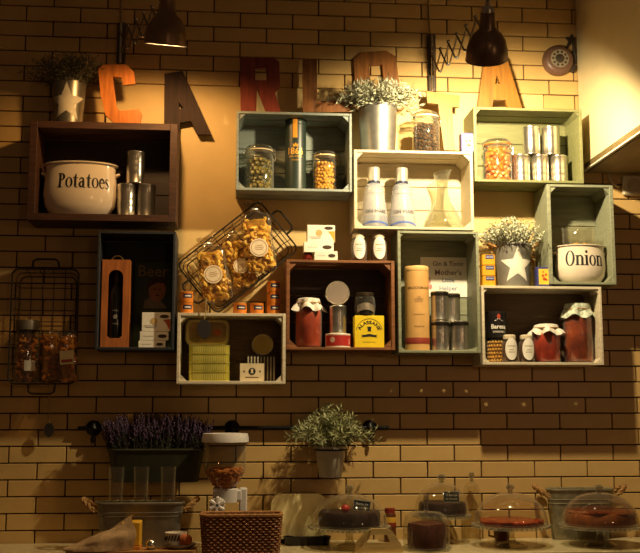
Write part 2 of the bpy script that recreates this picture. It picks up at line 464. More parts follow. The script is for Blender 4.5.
# ================================================================== letters
def letter(ch, label, loops, d, mat, thick=.022, zrest=None, cat='letter'):
    L = [[P(x, y, d + thick) for (x, y) in lp] for lp in loops]
    zmin = min(p.z for p in L[0])
    cx = sum(p.x for p in L[0]) / len(L[0])
    zb = zrest if zrest is not None else zmin
    lo = [[(p.x - cx, (0 if zrest is not None and p.z < zrest + .03 else p.z - zb)) for p in lp] for lp in L]
    b = B().prism(lo, -thick, 0)
    return solo('wooden_letter', label, cat, b, mat, (cx, -d, zb), 'wooden letters above the crates', smooth=False)
letter('C', 'orange wooden letter C on the dark brown crate', [[(98.3, 69.4), (103, 64.5), (125.7, 64.3), (133.8, 71.4), (135.4, 83.6), (123, 85), (121.6, 77.5), (112.5, 76), (116.5, 107), (119.6, 111), (138.9, 109), (141.8, 114), (140, 122), (115.5, 123), (105.4, 115), (100.5, 94)]], .17, wood('orange_letter_wood', 'C0702C', .25, .4, 'z'), zrest=top('potato'))
letter('A', 'dark brown wooden letter A hung lowest, right of orange C', [[(164.5, 73.6), (182.6, 70.8), (211.5, 128.7), (198, 133.2), (190.7, 120.6), (180, 122.4), (179.4, 136), (164, 136)], [(178.5, 101.5), (183.2, 108), (179.2, 109)]], .03, wood('walnut_letter_wood', '30190B', .4, .75, 'z'), zrest=top('potato'))
letter('R', 'reddish brown wooden letter R on the grey-blue crate', [[(239.7, 57.4), (273.5, 57.4), (279.3, 61.7), (280.2, 86.3), (275, 92), (282.2, 111.8), (267.7, 111.8), (257, 88.7), (256.2, 111.8), (240.8, 111.8)], [(255.3, 68.4), (266.3, 68.4), (266.3, 80), (255.3, 80)]], .12, wood('red_letter_wood', '7A2E18', .3, .5, 'z'), zrest=top('teal'))
letter('L', 'brown wooden letter L on the grey-blue crate beside R', [[(302.5, 58.8), (317, 58.8), (317, 101), (351, 101), (351, 112), (303, 112)]], .10, wood('brown_letter_wood', '7A4A1E', .35, .45, 'z'), zrest=top('teal'))
letter('O', 'brown angular wooden letter O behind the rosemary bucket', [[(353.7, 59.5), (361.9, 52.2), (386.3, 50.6), (396, 56.3), (399.3, 84), (401, 102), (394, 110), (364, 112), (356.5, 105)], [(369.2, 65.2), (382.2, 64.4), (385, 97), (372, 98.5)]], .010, wood('tan_letter_wood', '8A551F', .3, .45, 'z'))
letter('T', 'pale blond wooden letter T leaning beside the dark jar', [[(426.4, 90.8), (459.9, 95.6), (459.2, 107), (452, 106.6), (454.9, 150.3), (444, 150), (438.2, 104), (427.5, 102.6)]], .10, wood('blond_letter_wood', '967024', .15, .5, 'z'), zrest=top('white_mid'))
letter('A', 'honey-coloured wooden letter A standing on the olive crate', [[(484.5, 58), (507, 58), (523.3, 107.3), (508.6, 107), (505.6, 99.8), (493.4, 99.8), (491.3, 107), (477, 107)], [(496.8, 74), (500.2, 84), (495, 84)]], .12, wood('honey_letter_wood', '8C5A18', .2, .45, 'z'), zrest=top('olive'))

# ================================================================== scissor lamps
BULB_R = glow('bulb_glow_bright', (1, .82, .5), 30)
BULB_L = glow('bulb_glow_dim', (1, .8, .5), 14)
def scissor_lamp(label, bar_px, joint_px, head_px, dh, tilt, roll, shade_mat, watts, colr, bulb, r=.090, spot=162):
    (bx, by0, by1) = bar_px
    b0 = P(bx, by1, .03); b1 = P(bx, by0, .03)
    t = thing('scissor_wall_lamp', label, 'lamp', (b0.x, -.008, b0.z), group='scissor lamps on the wall')
    O = Vector(t.location)
    H = b1.z - b0.z
    part(t, 'wall_bracket', B().box((0, -.012, H / 2), (.042, .024, H), bev=.006), M('bracket_metal', '5C5044', .4, .7, .15), False)
    part(t, 'slide_rod', B().tube([(0, -.034, .01), (0, -.034, H - .01)], .006, 8), STEEL)
    part(t, 'power_cable', B().tube([(-.006, -.008, H), (-.01, -.006, H + .12), (-.012, -.004, H + .5)], .004), M('lamp_cable', '8A7448', .6))
    neck = P(head_px[0], head_px[1], dh) - O               # top of shade neck
    R = Matrix.Rotation(roll, 4, 'Y') @ Matrix.Rotation(tilt, 4, 'X')
    A = Vector((0, -.04, H * joint_px)); E_ = neck + Vector((0, .03, -.02))
    n = 6; ax = (E_ - A) / n
    up = Vector((0, 0, 1)); up = (up - ax.normalized() * up.dot(ax.normalized())).normalized()
    hz_ = .055
    side = ax.normalized().cross(up) * .006
    for i in range(n):
        s = 1 if i % 2 == 0 else -1
        for q in (-1, 1):
            a = A + ax * i + up * hz_ * q + side * q; b = A + ax * (i + 1) - up * hz_ * q + side * q
            part(t, 'arm_bar', B().tube([a, b], .0045, 5), M('arm_metal', '77695A', .35, .8, .1))
    for i in range(1, n):
        for q in (-1, 1): part(t, 'rivet', B().ball(A + ax * i + up * hz_ * q, .0085, 1), STEEL)
    k = r / .09
    prof = [(.0, .006), (.022, .006), (.030, 0), (.034, -.06), (.040, -.072), (.060, -.090), (.078, -.120), (.087, -.155), (.090, -.195), (.0925, -.197), (.0925, -.201), (.0885, -.201)]
    s_ = part(t, 'shade', B().lathe([(a * k, z * k) for a, z in prof], mtx=None, seg=40), shade_mat)
    inn = [(.0885, -.2005), (.0855, -.155), (.0765, -.122), (.0585, -.0925), (.036, -.078), (0, -.076)]
    l_ = part(s_, 'white_lining', B().lathe([(a * k, z * k) for a, z in inn], seg=40), M('lamp_lining', 'F2EBDD', .5, 0, .02))
    c_ = part(s_, 'socket_cap', B().lathe([(0, .05), (.010, .05), (.012, .03), (.024, .022), (.027, .006), (0, .006)], seg=24), STEEL)
    f_ = part(s_, 'bulb', B().lathe([(0, -.095), (.014, -.1), (.022, -.12), (.024, -.135), (.017, -.155), (0, -.163)], seg=20), bulb)
    s_.location = neck; s_.rotation_euler = R.to_euler()
    part(t, 'swivel', B().tube([E_, neck + Vector((0, .0, .03)), neck + R.to_3x3() @ Vector((0, 0, .04))], .009, 8), STEEL)
    part(t, 'cord', B().tube([neck + R.to_3x3() @ Vector((0, 0, .045)), neck + Vector((.002, 0, .10)), neck + Vector((.004, .02, .30))], .005, 8), M('lamp_cord', '2A2420', .5))
    ld = bpy.data.lights.new('bulb_light', 'SPOT'); ld.energy = watts; ld.color = colr; ld.shadow_soft_size = .028; ld.spot_size = math.radians(spot); ld.spot_blend = .55
    lo = bpy.data.objects.new('bulb_light', ld); COL.objects.link(lo); lo.parent = s_; lo.location = (0, 0, -.185)
    return t
scissor_lamp('dark bronze scissor lamp over the honey letter A', (432.5, 34, 92), .42, (487.5, 13), .95, math.radians(38), math.radians(-9), M('bronze_shade', '7E6450', .3, .6, .15), LAMP_RIGHT_W, LAMP_RIGHT_C, BULB_R, r=.087)
scissor_lamp('brushed copper scissor lamp at upper left over letters C and A', (120.5, 22, 66), .5, (168.5, -3), .64, math.radians(19.4), math.radians(4), M('copper_shade', '86684C', .3, .6, .12), LAMP_LEFT_W, LAMP_LEFT_C, BULB_L, r=.090)

# ================================================================== reusable builders
def lettered(parent, body, width, fn, mat=INK, bold=0.0, name='lettering', height=None):
    return part(parent, name, text_b(body, width, fn, bold, height), mat, False)
def can(label, x, y, zb, r, h, group, style='steel'):
    t = thing('steel_can', label, 'can', (x, y, zb), rz=random.uniform(-.3, .3), group=group)
    prof = [(0, 0), (r * .96, 0), (r, .003), (r, .007), (r * .975, .009)]
    for q in (.3, .5, .7): prof += [(r * .975, h * q - .003), (r * .965, h * q), (r * .975, h * q + .003)]
    prof += [(r * .975, h - .009), (r, h - .007), (r, h - .002), (r * .96, h)]
    part(t, 'body', B().lathe(prof, seg=32), STEEL)
    part(t, 'lid', B().lathe([(r * .955, h), (r * .93, h - .004), (0, h - .004)], seg=32), M('can_lid', 'C8C2B4', .3, 1, .05))
    return t
def clip_jar(name, label, x, y, zb, r, h, fill, fill_mat, group='clip-top preserving jars', gasket='C86A28', fr=.0105, fh=.8, lidcol=None, seed=1, core=None):
    rnd = random.Random(seed)
    t = thing(name, label, 'jar', (x, y, zb), rz=.0, group=group)
    hb = h * .86
    part(t, 'glass_body', B().lathe([(0, 0), (r * .9, 0), (r, .008), (r, hb * .82), (r * .93, hb * .92), (r * .86, hb * .96), (r * .88, hb)], seg=32), GLASS)
    part(t, 'gasket', B().lathe([(r * .86, hb + .0005), (r * .95, hb + .0005), (r * .95, hb + .006), (r * .86, hb + .006)], seg=32), M('gasket_' + gasket, gasket, .6))
    part(t, 'glass_lid', B().lathe([(r * .92, hb + .0065), (r * .93, hb + .012), (r * .84, h - .006), (r * .6, h), (0, h - .001)], seg=32), glass('lid_glass', 'E8E6DA', .06, 3.0))
    wr = B()
    for q in (.96, .93): wr.tube([(r * 1.01 * math.cos(a), r * 1.01 * math.sin(a), hb * q) for a in [2 * PI * i / 28 for i in range(28)]], .0016, 5, closed=True)
    for s in (-1, 1):
        wr.tube([(s * r * 1.01, 0, hb * .95), (s * r * 1.08, -.004, hb * .98), (s * r * 1.06, -.004, hb + .012), (s * r * .5, -.002, h + .003), (0, 0, h + .003)], .0018, 5)
    wr.tube([(r * 1.08, 0, hb * .97), (r * 1.11, .0, hb * .86), (r * 1.06, .0, hb * .78)], .0022, 5)
    part(t, 'wire_clasp', wr, STEEL)
    b = B(); cr = r * .9
    n = 0
    rows = max(2, int(hb * fh / (fr * 1.65)))
    for i in range(rows):
        zz = .010 + fr + i * fr * 1.62
        rad = cr - fr * .9
        m = max(5, int(2 * PI * rad / (fr * 1.85)))
        for j in range(m):
            a = 2 * PI * (j + .5 * (i % 2) + rnd.uniform(-.15, .15)) / m
            rr = rad * rnd.uniform(.84, 1.02)
            b.ball((rr * math.cos(a), rr * math.sin(a), zz + rnd.uniform(-.55, .55) * fr), fr * rnd.uniform(.9, 1.25), 1, (1, 1, rnd.uniform(.85, 1.15)))
    for j in range(8):
        a = 2 * PI * j / 8; b.ball((cr * .45 * math.cos(a), cr * .45 * math.sin(a), hb * fh), fr, 1)
    part(t, fill, b, fill_mat, kind='stuff')
    part(t, 'brine', B().lathe([(0, .008), (cr * .78, .008), (cr * .78, hb * fh), (0, hb * fh)], seg=20), core or fill_mat)
    return t
def cloth_jar(label, x, y, zb, r, h, food, cloth, lift=.8, seed=1, ruff=.12):
    rnd = random.Random(seed)
    t = thing('preserve_jar', label, 'jar', (x, y, zb), group='cloth-capped preserve jars')
    hb = h * .90
    part(t, 'glass_body', B().lathe([(0, 0), (r * .92, 0), (r, .008), (r, hb * .74), (r * .96, hb * .82), (r * .82, hb * .90), (r * .80, hb)], seg=32), GLASS)
    part(t, 'preserve', B().lathe([(0, .006), (r * .88, .006), (r * .95, .014), (r * .95, hb * .74), (r * .9, hb * .82), (r * .76, hb * .89), (0, hb * .89)], seg=32, wob=lambda k, a, rr, z: (rr * (1 - .03 * abs(math.sin(5 * a + k * 1.3))), z)), food)
    ph = [rnd.uniform(0, 6) for _ in range(4)]
    def wob(k, a, rr, z):
        f = [0, 0, .015, .03, .07, ruff, ruff * 1.3][k]
        wv = math.sin(7 * a + ph[0]) + .6 * math.sin(11 * a + ph[1]) + .5 * math.sin(4 * a + ph[2])
        return rr * (1 + f * wv), z + f * .06 * h / .2 * math.sin(5 * a + ph[3])
    part(t, 'cloth_cap', B().lathe([(0, h), (r * .55, h - .001), (r * .84, h - .006), (r * .90, h - .022), (r * .88, h * .885), (r * 1.04, h * .835), (r * 1.14, h * lift)], seg=72, wob=wob), cloth)
    part(t, 'string_tie', B().tube([(r * .93 * math.cos(a), r * .93 * math.sin(a), h * .885) for a in [2 * PI * i / 32 for i in range(32)]], .003, 5, closed=True), ROPE)
    return t
def oval_label_jar(label, x, y, zb, r, h, group, food=None):
    t = thing('spread_jar', label, 'jar', (x, y, zb), group=group)
    part(t, 'glass_body', B().lathe([(0, 0), (r * .92, 0), (r, .006), (r, h * .62), (r * .9, h * .74), (r * .74, h * .80), (r * .74, h * .84)], seg=28), GLASS)
    part(t, 'filling', B().lathe([(0, .005), (r * .9, .005), (r * .93, .012), (r * .93, h * .6), (r * .82, h * .72), (0, h * .73)], seg=24), food or M('dark_spread', '5A3A22', .5))
    part(t, 'lid', B().lathe([(r * .78, h * .83), (r * .80, h * .85), (r * .78, h * .97), (r * .6, h), (0, h)], seg=28), M('cream_lid', 'CFC0A0', .4))
    ov = [(p[0], p[1]) for p in ellipse(0, h * .47, r * .82, h * .40, 28)]
    rr = r * 1.02
    lb = part(t, 'oval_label', patch(ov, cyl(rr), 6), WHITEP)
    for q, wd in ((.58, .9), (.44, .55), (.36, .7)):
        part(lb, 'print_line', B().grid(lambda u, v: cyl(rr * 1.008)((u - .5) * wd * r * 1.1, h * q + (v - .5) * h * .03), 8, 1), M('faint_print', 'A09478', .7))
    return t
def sprig_plant(t, rnd, n, base_r, spread, height, z0, leafmat, stemmat, leaf=.016, lw=.0032, droop=.3, leaves=16, tops=None, topmat=None, squash=1.0, ymax=1.0, xmax=9.0):
    lv, st, fl = B(), B(), B()
    for i in range(n):
        a = rnd.uniform(0, 2 * PI); q = math.sqrt(rnd.random())
        p0 = Vector((base_r * q * math.cos(a), base_r * q * math.sin(a) * squash, z0))
        out = spread * q * rnd.uniform(.75, 1.15); hh = height * (1 - .45 * q * q) * rnd.uniform(.7, 1.08)
        a2 = a + rnd.uniform(-.35, .35)
        tip = Vector((out * math.cos(a2), out * math.sin(a2) * squash, z0 + hh))
        mid = (p0 + tip) / 2 + Vector((0, 0, hh * .22))
        pts = []
        for k in range(5):
            s = k / 4
            p = p0 * (1 - s) ** 2 + mid * 2 * s * (1 - s) + tip * s * s
            p.z -= droop * q * s * s * height * .35
            p.y = min(p.y, ymax - .03); p.x = min(p.x, xmax - .02)
            pts.append(p)
        st.tube(pts, [.0014, .0012, .001, .0008, .0005], 3, cap=False)
        for k in range(leaves):
            s = .12 + .88 * (k + rnd.random()) / leaves
            f = s * 4; i0 = min(3, int(f)); p = pts[i0].lerp(pts[i0 + 1], f - i0)
            dr = (pts[i0 + 1] - pts[i0]).normalized()
            sd = Vector((rnd.gauss(0, 1), rnd.gauss(0, 1), rnd.gauss(0, 1))); sd = sd - dr * sd.dot(dr)
            if sd.length < .01: continue
            sd.normalize(); ld = (dr * .65 + sd).normalized(); L = leaf * rnd.uniform(.7, 1.3)
            wv = ld.cross(Vector((rnd.gauss(0, 1), rnd.gauss(0, 1), rnd.gauss(0, 1)))).normalized() * lw
            lv.quad(p, p + ld * L * .5 + wv, p + ld * L, p + ld * L * .5 - wv)
        if tops and rnd.random() < tops:
            for k in range(7):
                p = pts[4] - (pts[4] - pts[3]) * .16 * k
                fl.ball(p + Vector((rnd.gauss(0, .002), rnd.gauss(0, .002), 0)), .0035, 1, (1, 1, 1.4))
    part(t, 'foliage', lv, leafmat, False, kind='stuff')
    part(t, 'stems', st, stemmat, False, kind='stuff')
    if tops: part(t, 'blossom', fl, topmat, kind='stuff')
def fine(lp, n=5):
    return [(a[0] + (b[0] - a[0]) * k / n, a[1] + (b[1] - a[1]) * k / n) for a, b in zip(lp, lp[1:] + lp[:1]) for k in range(n)]
def star_loop(cx, cz, R, r=None, rot=0):
    r = r or R * .42
    return [(cx + (R if i % 2 == 0 else r) * math.sin(rot + PI * i / 5), cz + (R if i % 2 == 0 else r) * math.cos(rot + PI * i / 5)) for i in range(10)]
SOIL = M('soil', '2A1C12', .95, 0, .3, 40)
def bucket(name, label, x, y, zb, rt, rb, h, mat, star=None, ropes=True, cat='plant', group=None):
    t = thing(name, label, cat, (x, y, zb), group=group)
    b = B().lathe([(0, .001), (rb, 0), (rb + (rt - rb) * .5, h * .5), (rt, h), (rt * 1.035, h + .002), (rt * 1.035, h - .006), (rt * .97, h - .004), (rb * .97, .006), (0, .006)], seg=36)
    part(t, 'bucket', b, mat)
    part(t, 'soil', B().lathe([(rt * .955, h - .02), (0, h - .012)], seg=24), SOIL)
    if star:
        rad = lambda z: (rb + (rt - rb) * z / h) * 1.018
        def fn(u, v):
            r_ = rad(v); return (r_ * math.sin(u / r_), -r_ * math.cos(u / r_), v)
        part(t, 'star', patch(fine(star_loop(0, h * .48, h * .44)), fn, 8), star)
    if ropes:
        for s in (-1, 1):
            b = B()
            for q in range(2):
                pts = []
                for k in range(15):
                    a = PI * k / 14
                    px = s * (rt * 1.02 + .028 * math.sin(a)); pz = h - .012 + .02 * math.sin(a) - .0; py = .03 * math.cos(a)
                    tw = k * 1.6 + q * PI
                    pts.append((px + .004 * math.cos(tw), py, pz + .004 * math.sin(tw)))
                b.tube(pts, .0055, 6)
            part(t, 'rope_handle', b, ROPE)
    return t
LEAF_SAGE = M('sage_leaf', 'A9AB8A', .6, 0, .3, 60, col2='D2D2B4')
LEAF_OLIVE = M('olive_leaf', '8A8C5E', .6, 0, .35, 60)
LEAF_DARK = M('dark_leaf', '6A6446', .7, 0, .35, 60)
STEMM = M('stem', '6B6244', .8)

# ================================================================== upper left: potato crate
x, zb, ww, hh = it(52, 86, 83, 122, .11, top('potato'))
t = bucket('potted_plant', 'dim tin bucket of dry rosemary with star beside orange C', x, -.11, zb, ww / 2, ww * .40, hh, M('tin_dull', '8F8878', .35, .8, .15), star=M('star_paint', 'C9BFA8', .6), ropes=False, group='potted rosemary buckets')
sprig_plant(t, random.Random(3), 170, ww * .42, .225, .15, hh - .02, LEAF_DARK, STEMM, leaf=.02, leaves=14, ymax=.09)
def pot_profile(r, h):
    return [(0, 0), (r * .70, 0), (r * .80, h * .03), (r * .95, h * .20), (r * 1.0, h * .42), (r * .985, h * .65), (r * .95, h * .86), (r * .955, h * .95), (r * 1.0, h * .97), (r * 1.0, h), (r * .94, h), (r * .92, h * .9), (r * .93, h * .3), (0, h * .08)]
def pot_r(prof, z):
    for (a, b) in zip(prof[1:9], prof[2:10]):
        if a[1] <= z <= b[1] and b[1] > a[1]: return a[0] + (b[0] - a[0]) * (z - a[1]) / (b[1] - a[1])
    return prof[7][0]
# hand-made serif lettering: strokes in units of x-height
def arc(cx, cy, rx, ry, a0, a1, w0, w1, n=16, wmid=None):
    o, i_ = [], []
    for k in range(n + 1):
        s = k / n; a = math.radians(a0 + (a1 - a0) * s)
        wd = w0 + (w1 - w0) * s
        if wmid is not None: wd += (wmid - (w0 + w1) / 2) * math.sin(PI * s)
        o.append((cx + rx * math.cos(a), cy + ry * math.sin(a)))
        i_.append((cx + (rx - wd) * math.cos(a), cy + (ry - wd * .75) * math.sin(a)))
    return [o + i_[::-1]]
def ring(cx, cy, rx, ry, tx, ty): return [ellipse(cx, cy, rx, ry, 24), ellipse(cx, cy, rx - tx, ry - ty, 24)]
def bar(x0, y0, x1, y1): return [[(x0, y0), (x1, y0), (x1, y1), (x0, y1)]]
S = .2
GLY = {
 'P': (1.06, [bar(.14, 0, .48, 1.45), bar(.02, 0, .62, .09), bar(.02, 1.36, .48, 1.45), arc(.46, 1.07, .56, .38, 90, -90, .09, .09, wmid=.32), bar(.40, 1.37, .5, 1.45), bar(.40, .69, .5, .775)]),
 'O': (1.38, [ring(.68, .725, .64, .76, .29, .085)]),
 'o': (1.0, [ring(.49, .5, .48, .53, .26, .07)]),
 't': (.68, [bar(.14, .16, .44, 1.0), [[(.14, 1.0), (.44, 1.0), (.44, 1.38), (.34, 1.38)]], bar(.0, .90, .62, 1.0), arc(.42, .2, .28, .24, 180, 320, .29, .07)]),
 'a': (.98, [arc(.42, .64, .36, .38, 20, 165, .28, .12), bar(.46, .12, .76, .72), arc(.78, .14, .32, .17, 180, 300, .28, .05), arc(.36, .30, .34, .32, 40, 330, .10, .12, wmid=.27)]),
 'e': (.92, [arc(.46, .5, .46, .53, 0, 330, .22, .06, 26, wmid=.27), bar(.14, .50, .90, .60)]),
 's': (.78, [arc(.38, .74, .32, .28, 30, 235, .10, .24), arc(.38, .28, .35, .30, -150, 75, .10, .24), [[(.14, .62), (.30, .76), (.68, .42), (.46, .30)]]]),
 'n': (1.14, [bar(.12, 0, .42, 1.0), bar(.0, 0, .54, .08), bar(.0, .92, .42, 1.0), arc(.62, .64, .40, .38, 160, 0, .10, .29), bar(.73, 0, 1.02, .66), bar(.61, 0, 1.14, .08)]),
 'i': (.58, [bar(.14, 0, .44, 1.0), bar(.0, 0, .56, .08), bar(.0, .92, .44, 1.0), [ellipse(.29, 1.34, .17, .15, 12)]]),
}
def serif_text(body, width, fn):
    b = B(); xx = 0; tot = sum(GLY[c][0] for c in body); k = width / tot
    for c in body:
        adv, groups = GLY[c]
        for g in groups:
            b.prism([[((xx + p[0]) * k - width / 2, p[1] * k) for p in lp] for lp in g], 0, 0, fn=lambda q: fn(q.x, q.z * 1.28))
        xx += adv
    return b
def pot(name, label, x, y, zb, r, h, word, wwid, wz, ang):
    t = thing(name, label, 'pot', (x, y, zb), group='lettered enamel pots')
    pr = pot_profile(r, h)
    part(t, 'body', B().lathe(pr, seg=56), PORC)
    part(t, 'rim', B().tube([(r * .995 * math.cos(a), r * .995 * math.sin(a), h * .985) for a in [2 * PI * i / 48 for i in range(48)]], h * .018, 6, closed=True), M('rim_enamel', 'CDBFA8', .3))
    def fn(u, v):
        z = wz + v; rr = pot_r(pr, z) * 1.008; a = u / r + ang
        return (rr * math.sin(a), -rr * math.cos(a), z)
    part(t, 'lettering', serif_text(word, wwid, fn), INK, False)
    for s in (-1, 1):
        part(t, 'handle_lug', B().tube([(s * r * .96, -.02, h * .80), (s * r * 1.05, -.01, h * .83), (s * r * 1.05, .01, h * .83), (s * r * .96, .02, h * .80)], .006, 6), PORC)
    return t
x, zb, ww, hh = it(43.5, 117, 163, 214, .12, flo('potato'))
R_ = ww / 2; hh *= .955
# the pot is wider than the crate is deep, so its body is oval
t = pot('enamel_pot', 'large white enamel pot lettered Potatoes in the dark brown crate', x, -.118, zb, R_, hh, 'Potatoes', .258, hh * .50, .2)
t.scale = (1, min(1, .092 / R_), 1)
def stack(k, d, h, r, xs_bottom, xs_top, labels, group):
    z = flo(k); i = 0
    for xx in xs_bottom: can(labels[i], P(xx, (CRATES[k][3]), d).x, -d, z, r, h, group); i += 1
    for xx in xs_top: can(labels[i], P(xx, CRATES[k][3] - 35, d).x, -d, z + h + .0008, r, h, group); i += 1
cr_ = P(126, 200, .12); rc = (P(135.8, 200, .13).x - P(116.5, 200, .13).x) / 2
x_, z_, w_, h_ = it(116, 136, 185, 214, .13, flo('potato'))
stack('potato', .13, h_, rc * .98, [126, 146], [135], ['plain steel can next to the potato pot, lower left', 'plain steel can at lower right in the dark brown crate', 'plain steel can on top of the pair beside the potato pot'], 'steel cans beside the potato pot')

# ================================================================== grey-blue crate
OLIVES = M('olives', '5E5A1E', .35, 0, .4, 40, col2='8C7A2C')
CHICK = M('chickpeas', 'D9A23C', .45, 0, .25, 50)
ORANGE = M('kumquats', 'CC5E08', .3, 0, .25, 12, col2='EA8E18')
DARKB = M('dark_beans', '2A1C14', .3, 0, .5, 60, col2='6A4A2C')
x, zb, ww, hh = it(245, 273.5, 146, 189, .11, flo('teal'))
clip_jar('preserving_jar', 'clip-top jar of green olives left of the dark tube', x, -.11, zb, ww / 2 * 1.03, hh, 'olives', OLIVES, fr=.0125, seed=2, core=M('olive_core', '3A3814', .5), gasket='C9B58C')
x, zb, ww, hh = it(313, 337, 152, 189, .11, flo('teal'))
clip_jar('preserving_jar', 'short clip-top jar of chickpeas right of the dark tube', x, -.11, zb, ww / 2 * 1.02, hh, 'chickpeas', CHICK, fr=.0092, seed=3, core=M('chick_core', '9A6A22', .6), gasket='E0C890')
def tube_box(name, label, x, y, zb, r, h, mat, capmat, group=None):
    t = thing(name, label, 'tube', (x, y, zb))
    part(t, 'body', B().lathe([(0, 0), (r, 0), (r, h * .93), (r * .985, h * .932)], seg=40), mat)
    part(t, 'cap', B().lathe([(r * .985, h * .932), (r * 1.0, h * .935), (r * 1.0, h - .003), (r * .96, h), (0, h)], seg=40), capmat)
    return t
x, zb, ww, hh = it(285, 306, 115, 189, .12, flo('teal'))
hh = min(hh, CB['teal']['Z1'] - .016 - zb)
gm = M('bottle_green', '27332B', .4, 0, .08)
t = tube_box('bottle_tube', 'tall dark green bottle tube printed 1866 in gold', x, -.12, zb, ww / 2, hh, gm, gm)
rr = ww / 2 * 1.006
part(t, 'gold_stripe', B().grid(lambda u, v: cyl(rr * 1.003, 0, -.1)((u - .5) * .022, hh * .735 + v * hh * .262), 4, 1), M('orange_gold', 'E0962A', .5))
lettered(t, '1866', .074, cyl(rr * 1.018, hh * .55, -.05), GOLD, .02, height=.034)
lettered(t, 'GRAN RESERVA', .07, cyl(rr * 1.012, hh * .475, -.05), GOLD, height=.008)
lettered(t, 'BRANDY', .035, cyl(rr * 1.012, hh * .425, -.05), GOLD, height=.007)
part(t, 'crest', B().prism([[(-.012, -.008), (.012, -.008), (.014, .008), (.006, .004), (0, .014), (-.006, .004), (-.014, .008)]], 0, 0, fn=lambda c: cyl(rr * 1.015, hh * .63, -.05)(c.x, c.z)), GOLD)

# ================================================================== whitewashed crate with bottles
x, zb, ww, hh = it(358, 397, 109, 150.5, .11, top('white_mid'))
t = bucket('potted_plant', 'bright zinc bucket of rosemary with rope handles before letter O', x, -.12, zb, min(ww / 2, .098), min(ww / 2, .098) * .86, hh, ZINC, star=None, group='potted rosemary buckets')
sprig_plant(t, random.Random(5), 190, .085, .225, .165, hh - .02, LEAF_SAGE, STEMM, leaf=.030, lw=.0032, leaves=16, droop=.5, ymax=.085)
x, zb, ww, hh = it(411.5, 438.5, 114, 150.5, .13, top('white_mid'))
clip_jar('preserving_jar', 'clip-top jar of dark beans beside the blond letter T', x, -.15, zb, ww / 2 * 1.0, hh, 'beans', DARKB, fr=.0088, fh=.74, seed=6, core=M('bean_core', '1E140E', .5), gasket='C8BFA4')
def framed_tin(label, x, y, zb, w_, h_, d_, rz=0, face='F0E3B0'):
    t = thing('small_tin', label, 'tin', (x, y, zb), rz=rz)
    part(t, 'body', B().box((0, 0, h_ / 2), (w_, d_, h_), bev=.002), M('tin_blue', '3A3C78', .45), False)
    fr_ = part(t, 'front_panel', B().box((0, -d_ / 2 - .0006, h_ / 2), (w_ * .78, .0012, h_ * .80)), M('tin_face_' + face, face, .5), False)
    b = B()
    for (u, v, r) in ((-.1, .05, .10), (.12, .1, .09), (.0, -.12, .12), (.14, -.16, .08), (-.08, .24, .06)):
        b.prism([ellipse(u * w_, h_ / 2 + v * h_, r * w_, r * w_, 12)], -d_ / 2 - .0016, -d_ / 2 - .0016)
    part(fr_, 'fruit_picture', b, M('fruit_print', 'C4502A', .5), False)
    return t
x, zb, ww, hh = it(460, 474, 134, 150.5, .18, top('white_mid'))
framed_tin('small blue-framed tin at the foot of the blond letter T', x, -.18, zb, ww, hh, .045)
FROST = veil('frosted_glass', 'A8ACB6', .5, .25)
def gin_bottle(label, x, y, zb, r, h):
    t = thing('glass_bottle', label, 'bottle', (x, y, zb), group='frosted bottles in the white crate')
    prof = [(0, 0), (r * .93, 0), (r, .008), (r * .99, h * .14), (r * .66, h * .68), (r * .56, h * .72), (r * .34, h * .755), (r * .32, h * .79)]
    part(t, 'bottle_body', B().lathe(prof, seg=36), FROST)
    part(t, 'neck_ring', B().lathe([(r * .36, h * .745), (r * .46, h * .75), (r * .46, h * .772), (r * .36, h * .776)], seg=28), M('navy_ring', '2C3350', .4))
    part(t, 'cap', B().lathe([(r * .40, h * .777), (r * .44, h * .78), (r * .44, h * .985), (r * .40, h), (0, h)], seg=28), M('pearl_cap', 'CFC8BC', .3, .6, .04))
    def cone(u, v):
        rr = (r * .99 + (r * .66 - r * .99) * (v - h * .14) / (h * .54)) * 1.012
        return (rr * math.sin(u / rr), -rr * math.cos(u / rr), v)
    lb = part(t, 'label_band', B().grid(lambda u, v: cone((u - .5) * r * 2.3, h * (.2 + .42 * v)), 14, 4), veil('frost_label', 'BAB6B4', .55, .5))
    lettered(t, 'GIN MARE', r * 1.7, lambda u, v: tuple(Vector(cone(u, h * .265 + v)) * 1.0 + Vector((0, -.0035, 0))), M('grey_print', '3E404C', .6), .0, height=h * .055)
    lettered(t, 'MEDITERRANEAN GIN', r * 1.2, lambda u, v: tuple(Vector(cone(u, h * .56 + v)) + Vector((0, -.0012, 0))), M('grey_print', '6A6C78', .6), height=h * .016)
    rb = r * 1.012
    part(t, 'blue_wave', B().grid(lambda u, v: cyl(rb)((u - .5) * r * 2.4, h * (.035 + .05 * math.sin(PI * u) * .9 + .028 * v)), 20, 1), M('wave_blue', '4A62A8', .4))
    return t
x, zb, ww, hh = it(361, 387, 168, 229, .12, flo('white_mid'))
g1 = gin_bottle('frosted bottle with pearl cap, left of the pair', x, -.12, zb, ww / 2 * 1.07, hh)
x2 = P(402, 200, .12).x
another(g1, 'frosted bottle with pearl cap, right one beside the carafe', (x2, -.12, zb))
x, zb, ww, hh = it(422.5, 463, 172, 229, .12, flo('white_mid'))
r = min(ww / 2, .095)
solo('glass_carafe', 'clear glass wine carafe with flared lip in the white crate', 'carafe', B().lathe([(0, .004), (r * .6, .001), (r * .92, .006), (r, .02), (r * .96, hh * .14), (r * .72, hh * .30), (r * .42, hh * .47), (r * .29, hh * .62), (r * .27, hh * .74), (r * .34, hh * .88), (r * .48, hh * 1.0), (r * .46, hh * 1.0), (r * .32, hh * .88), (r * .25, hh * .74), (r * .27, hh * .62), (r * .40, hh * .47), (r * .70, hh * .30), (r * .93, hh * .14), (r * .96, .022), (r * .6, .008), (0, .008)], seg=40, wob=lambda k, a, rr, z: (rr, z + (.010 * math.cos(a) if 9 <= k <= 12 else 0))), GLASS, (x, -.118, zb))

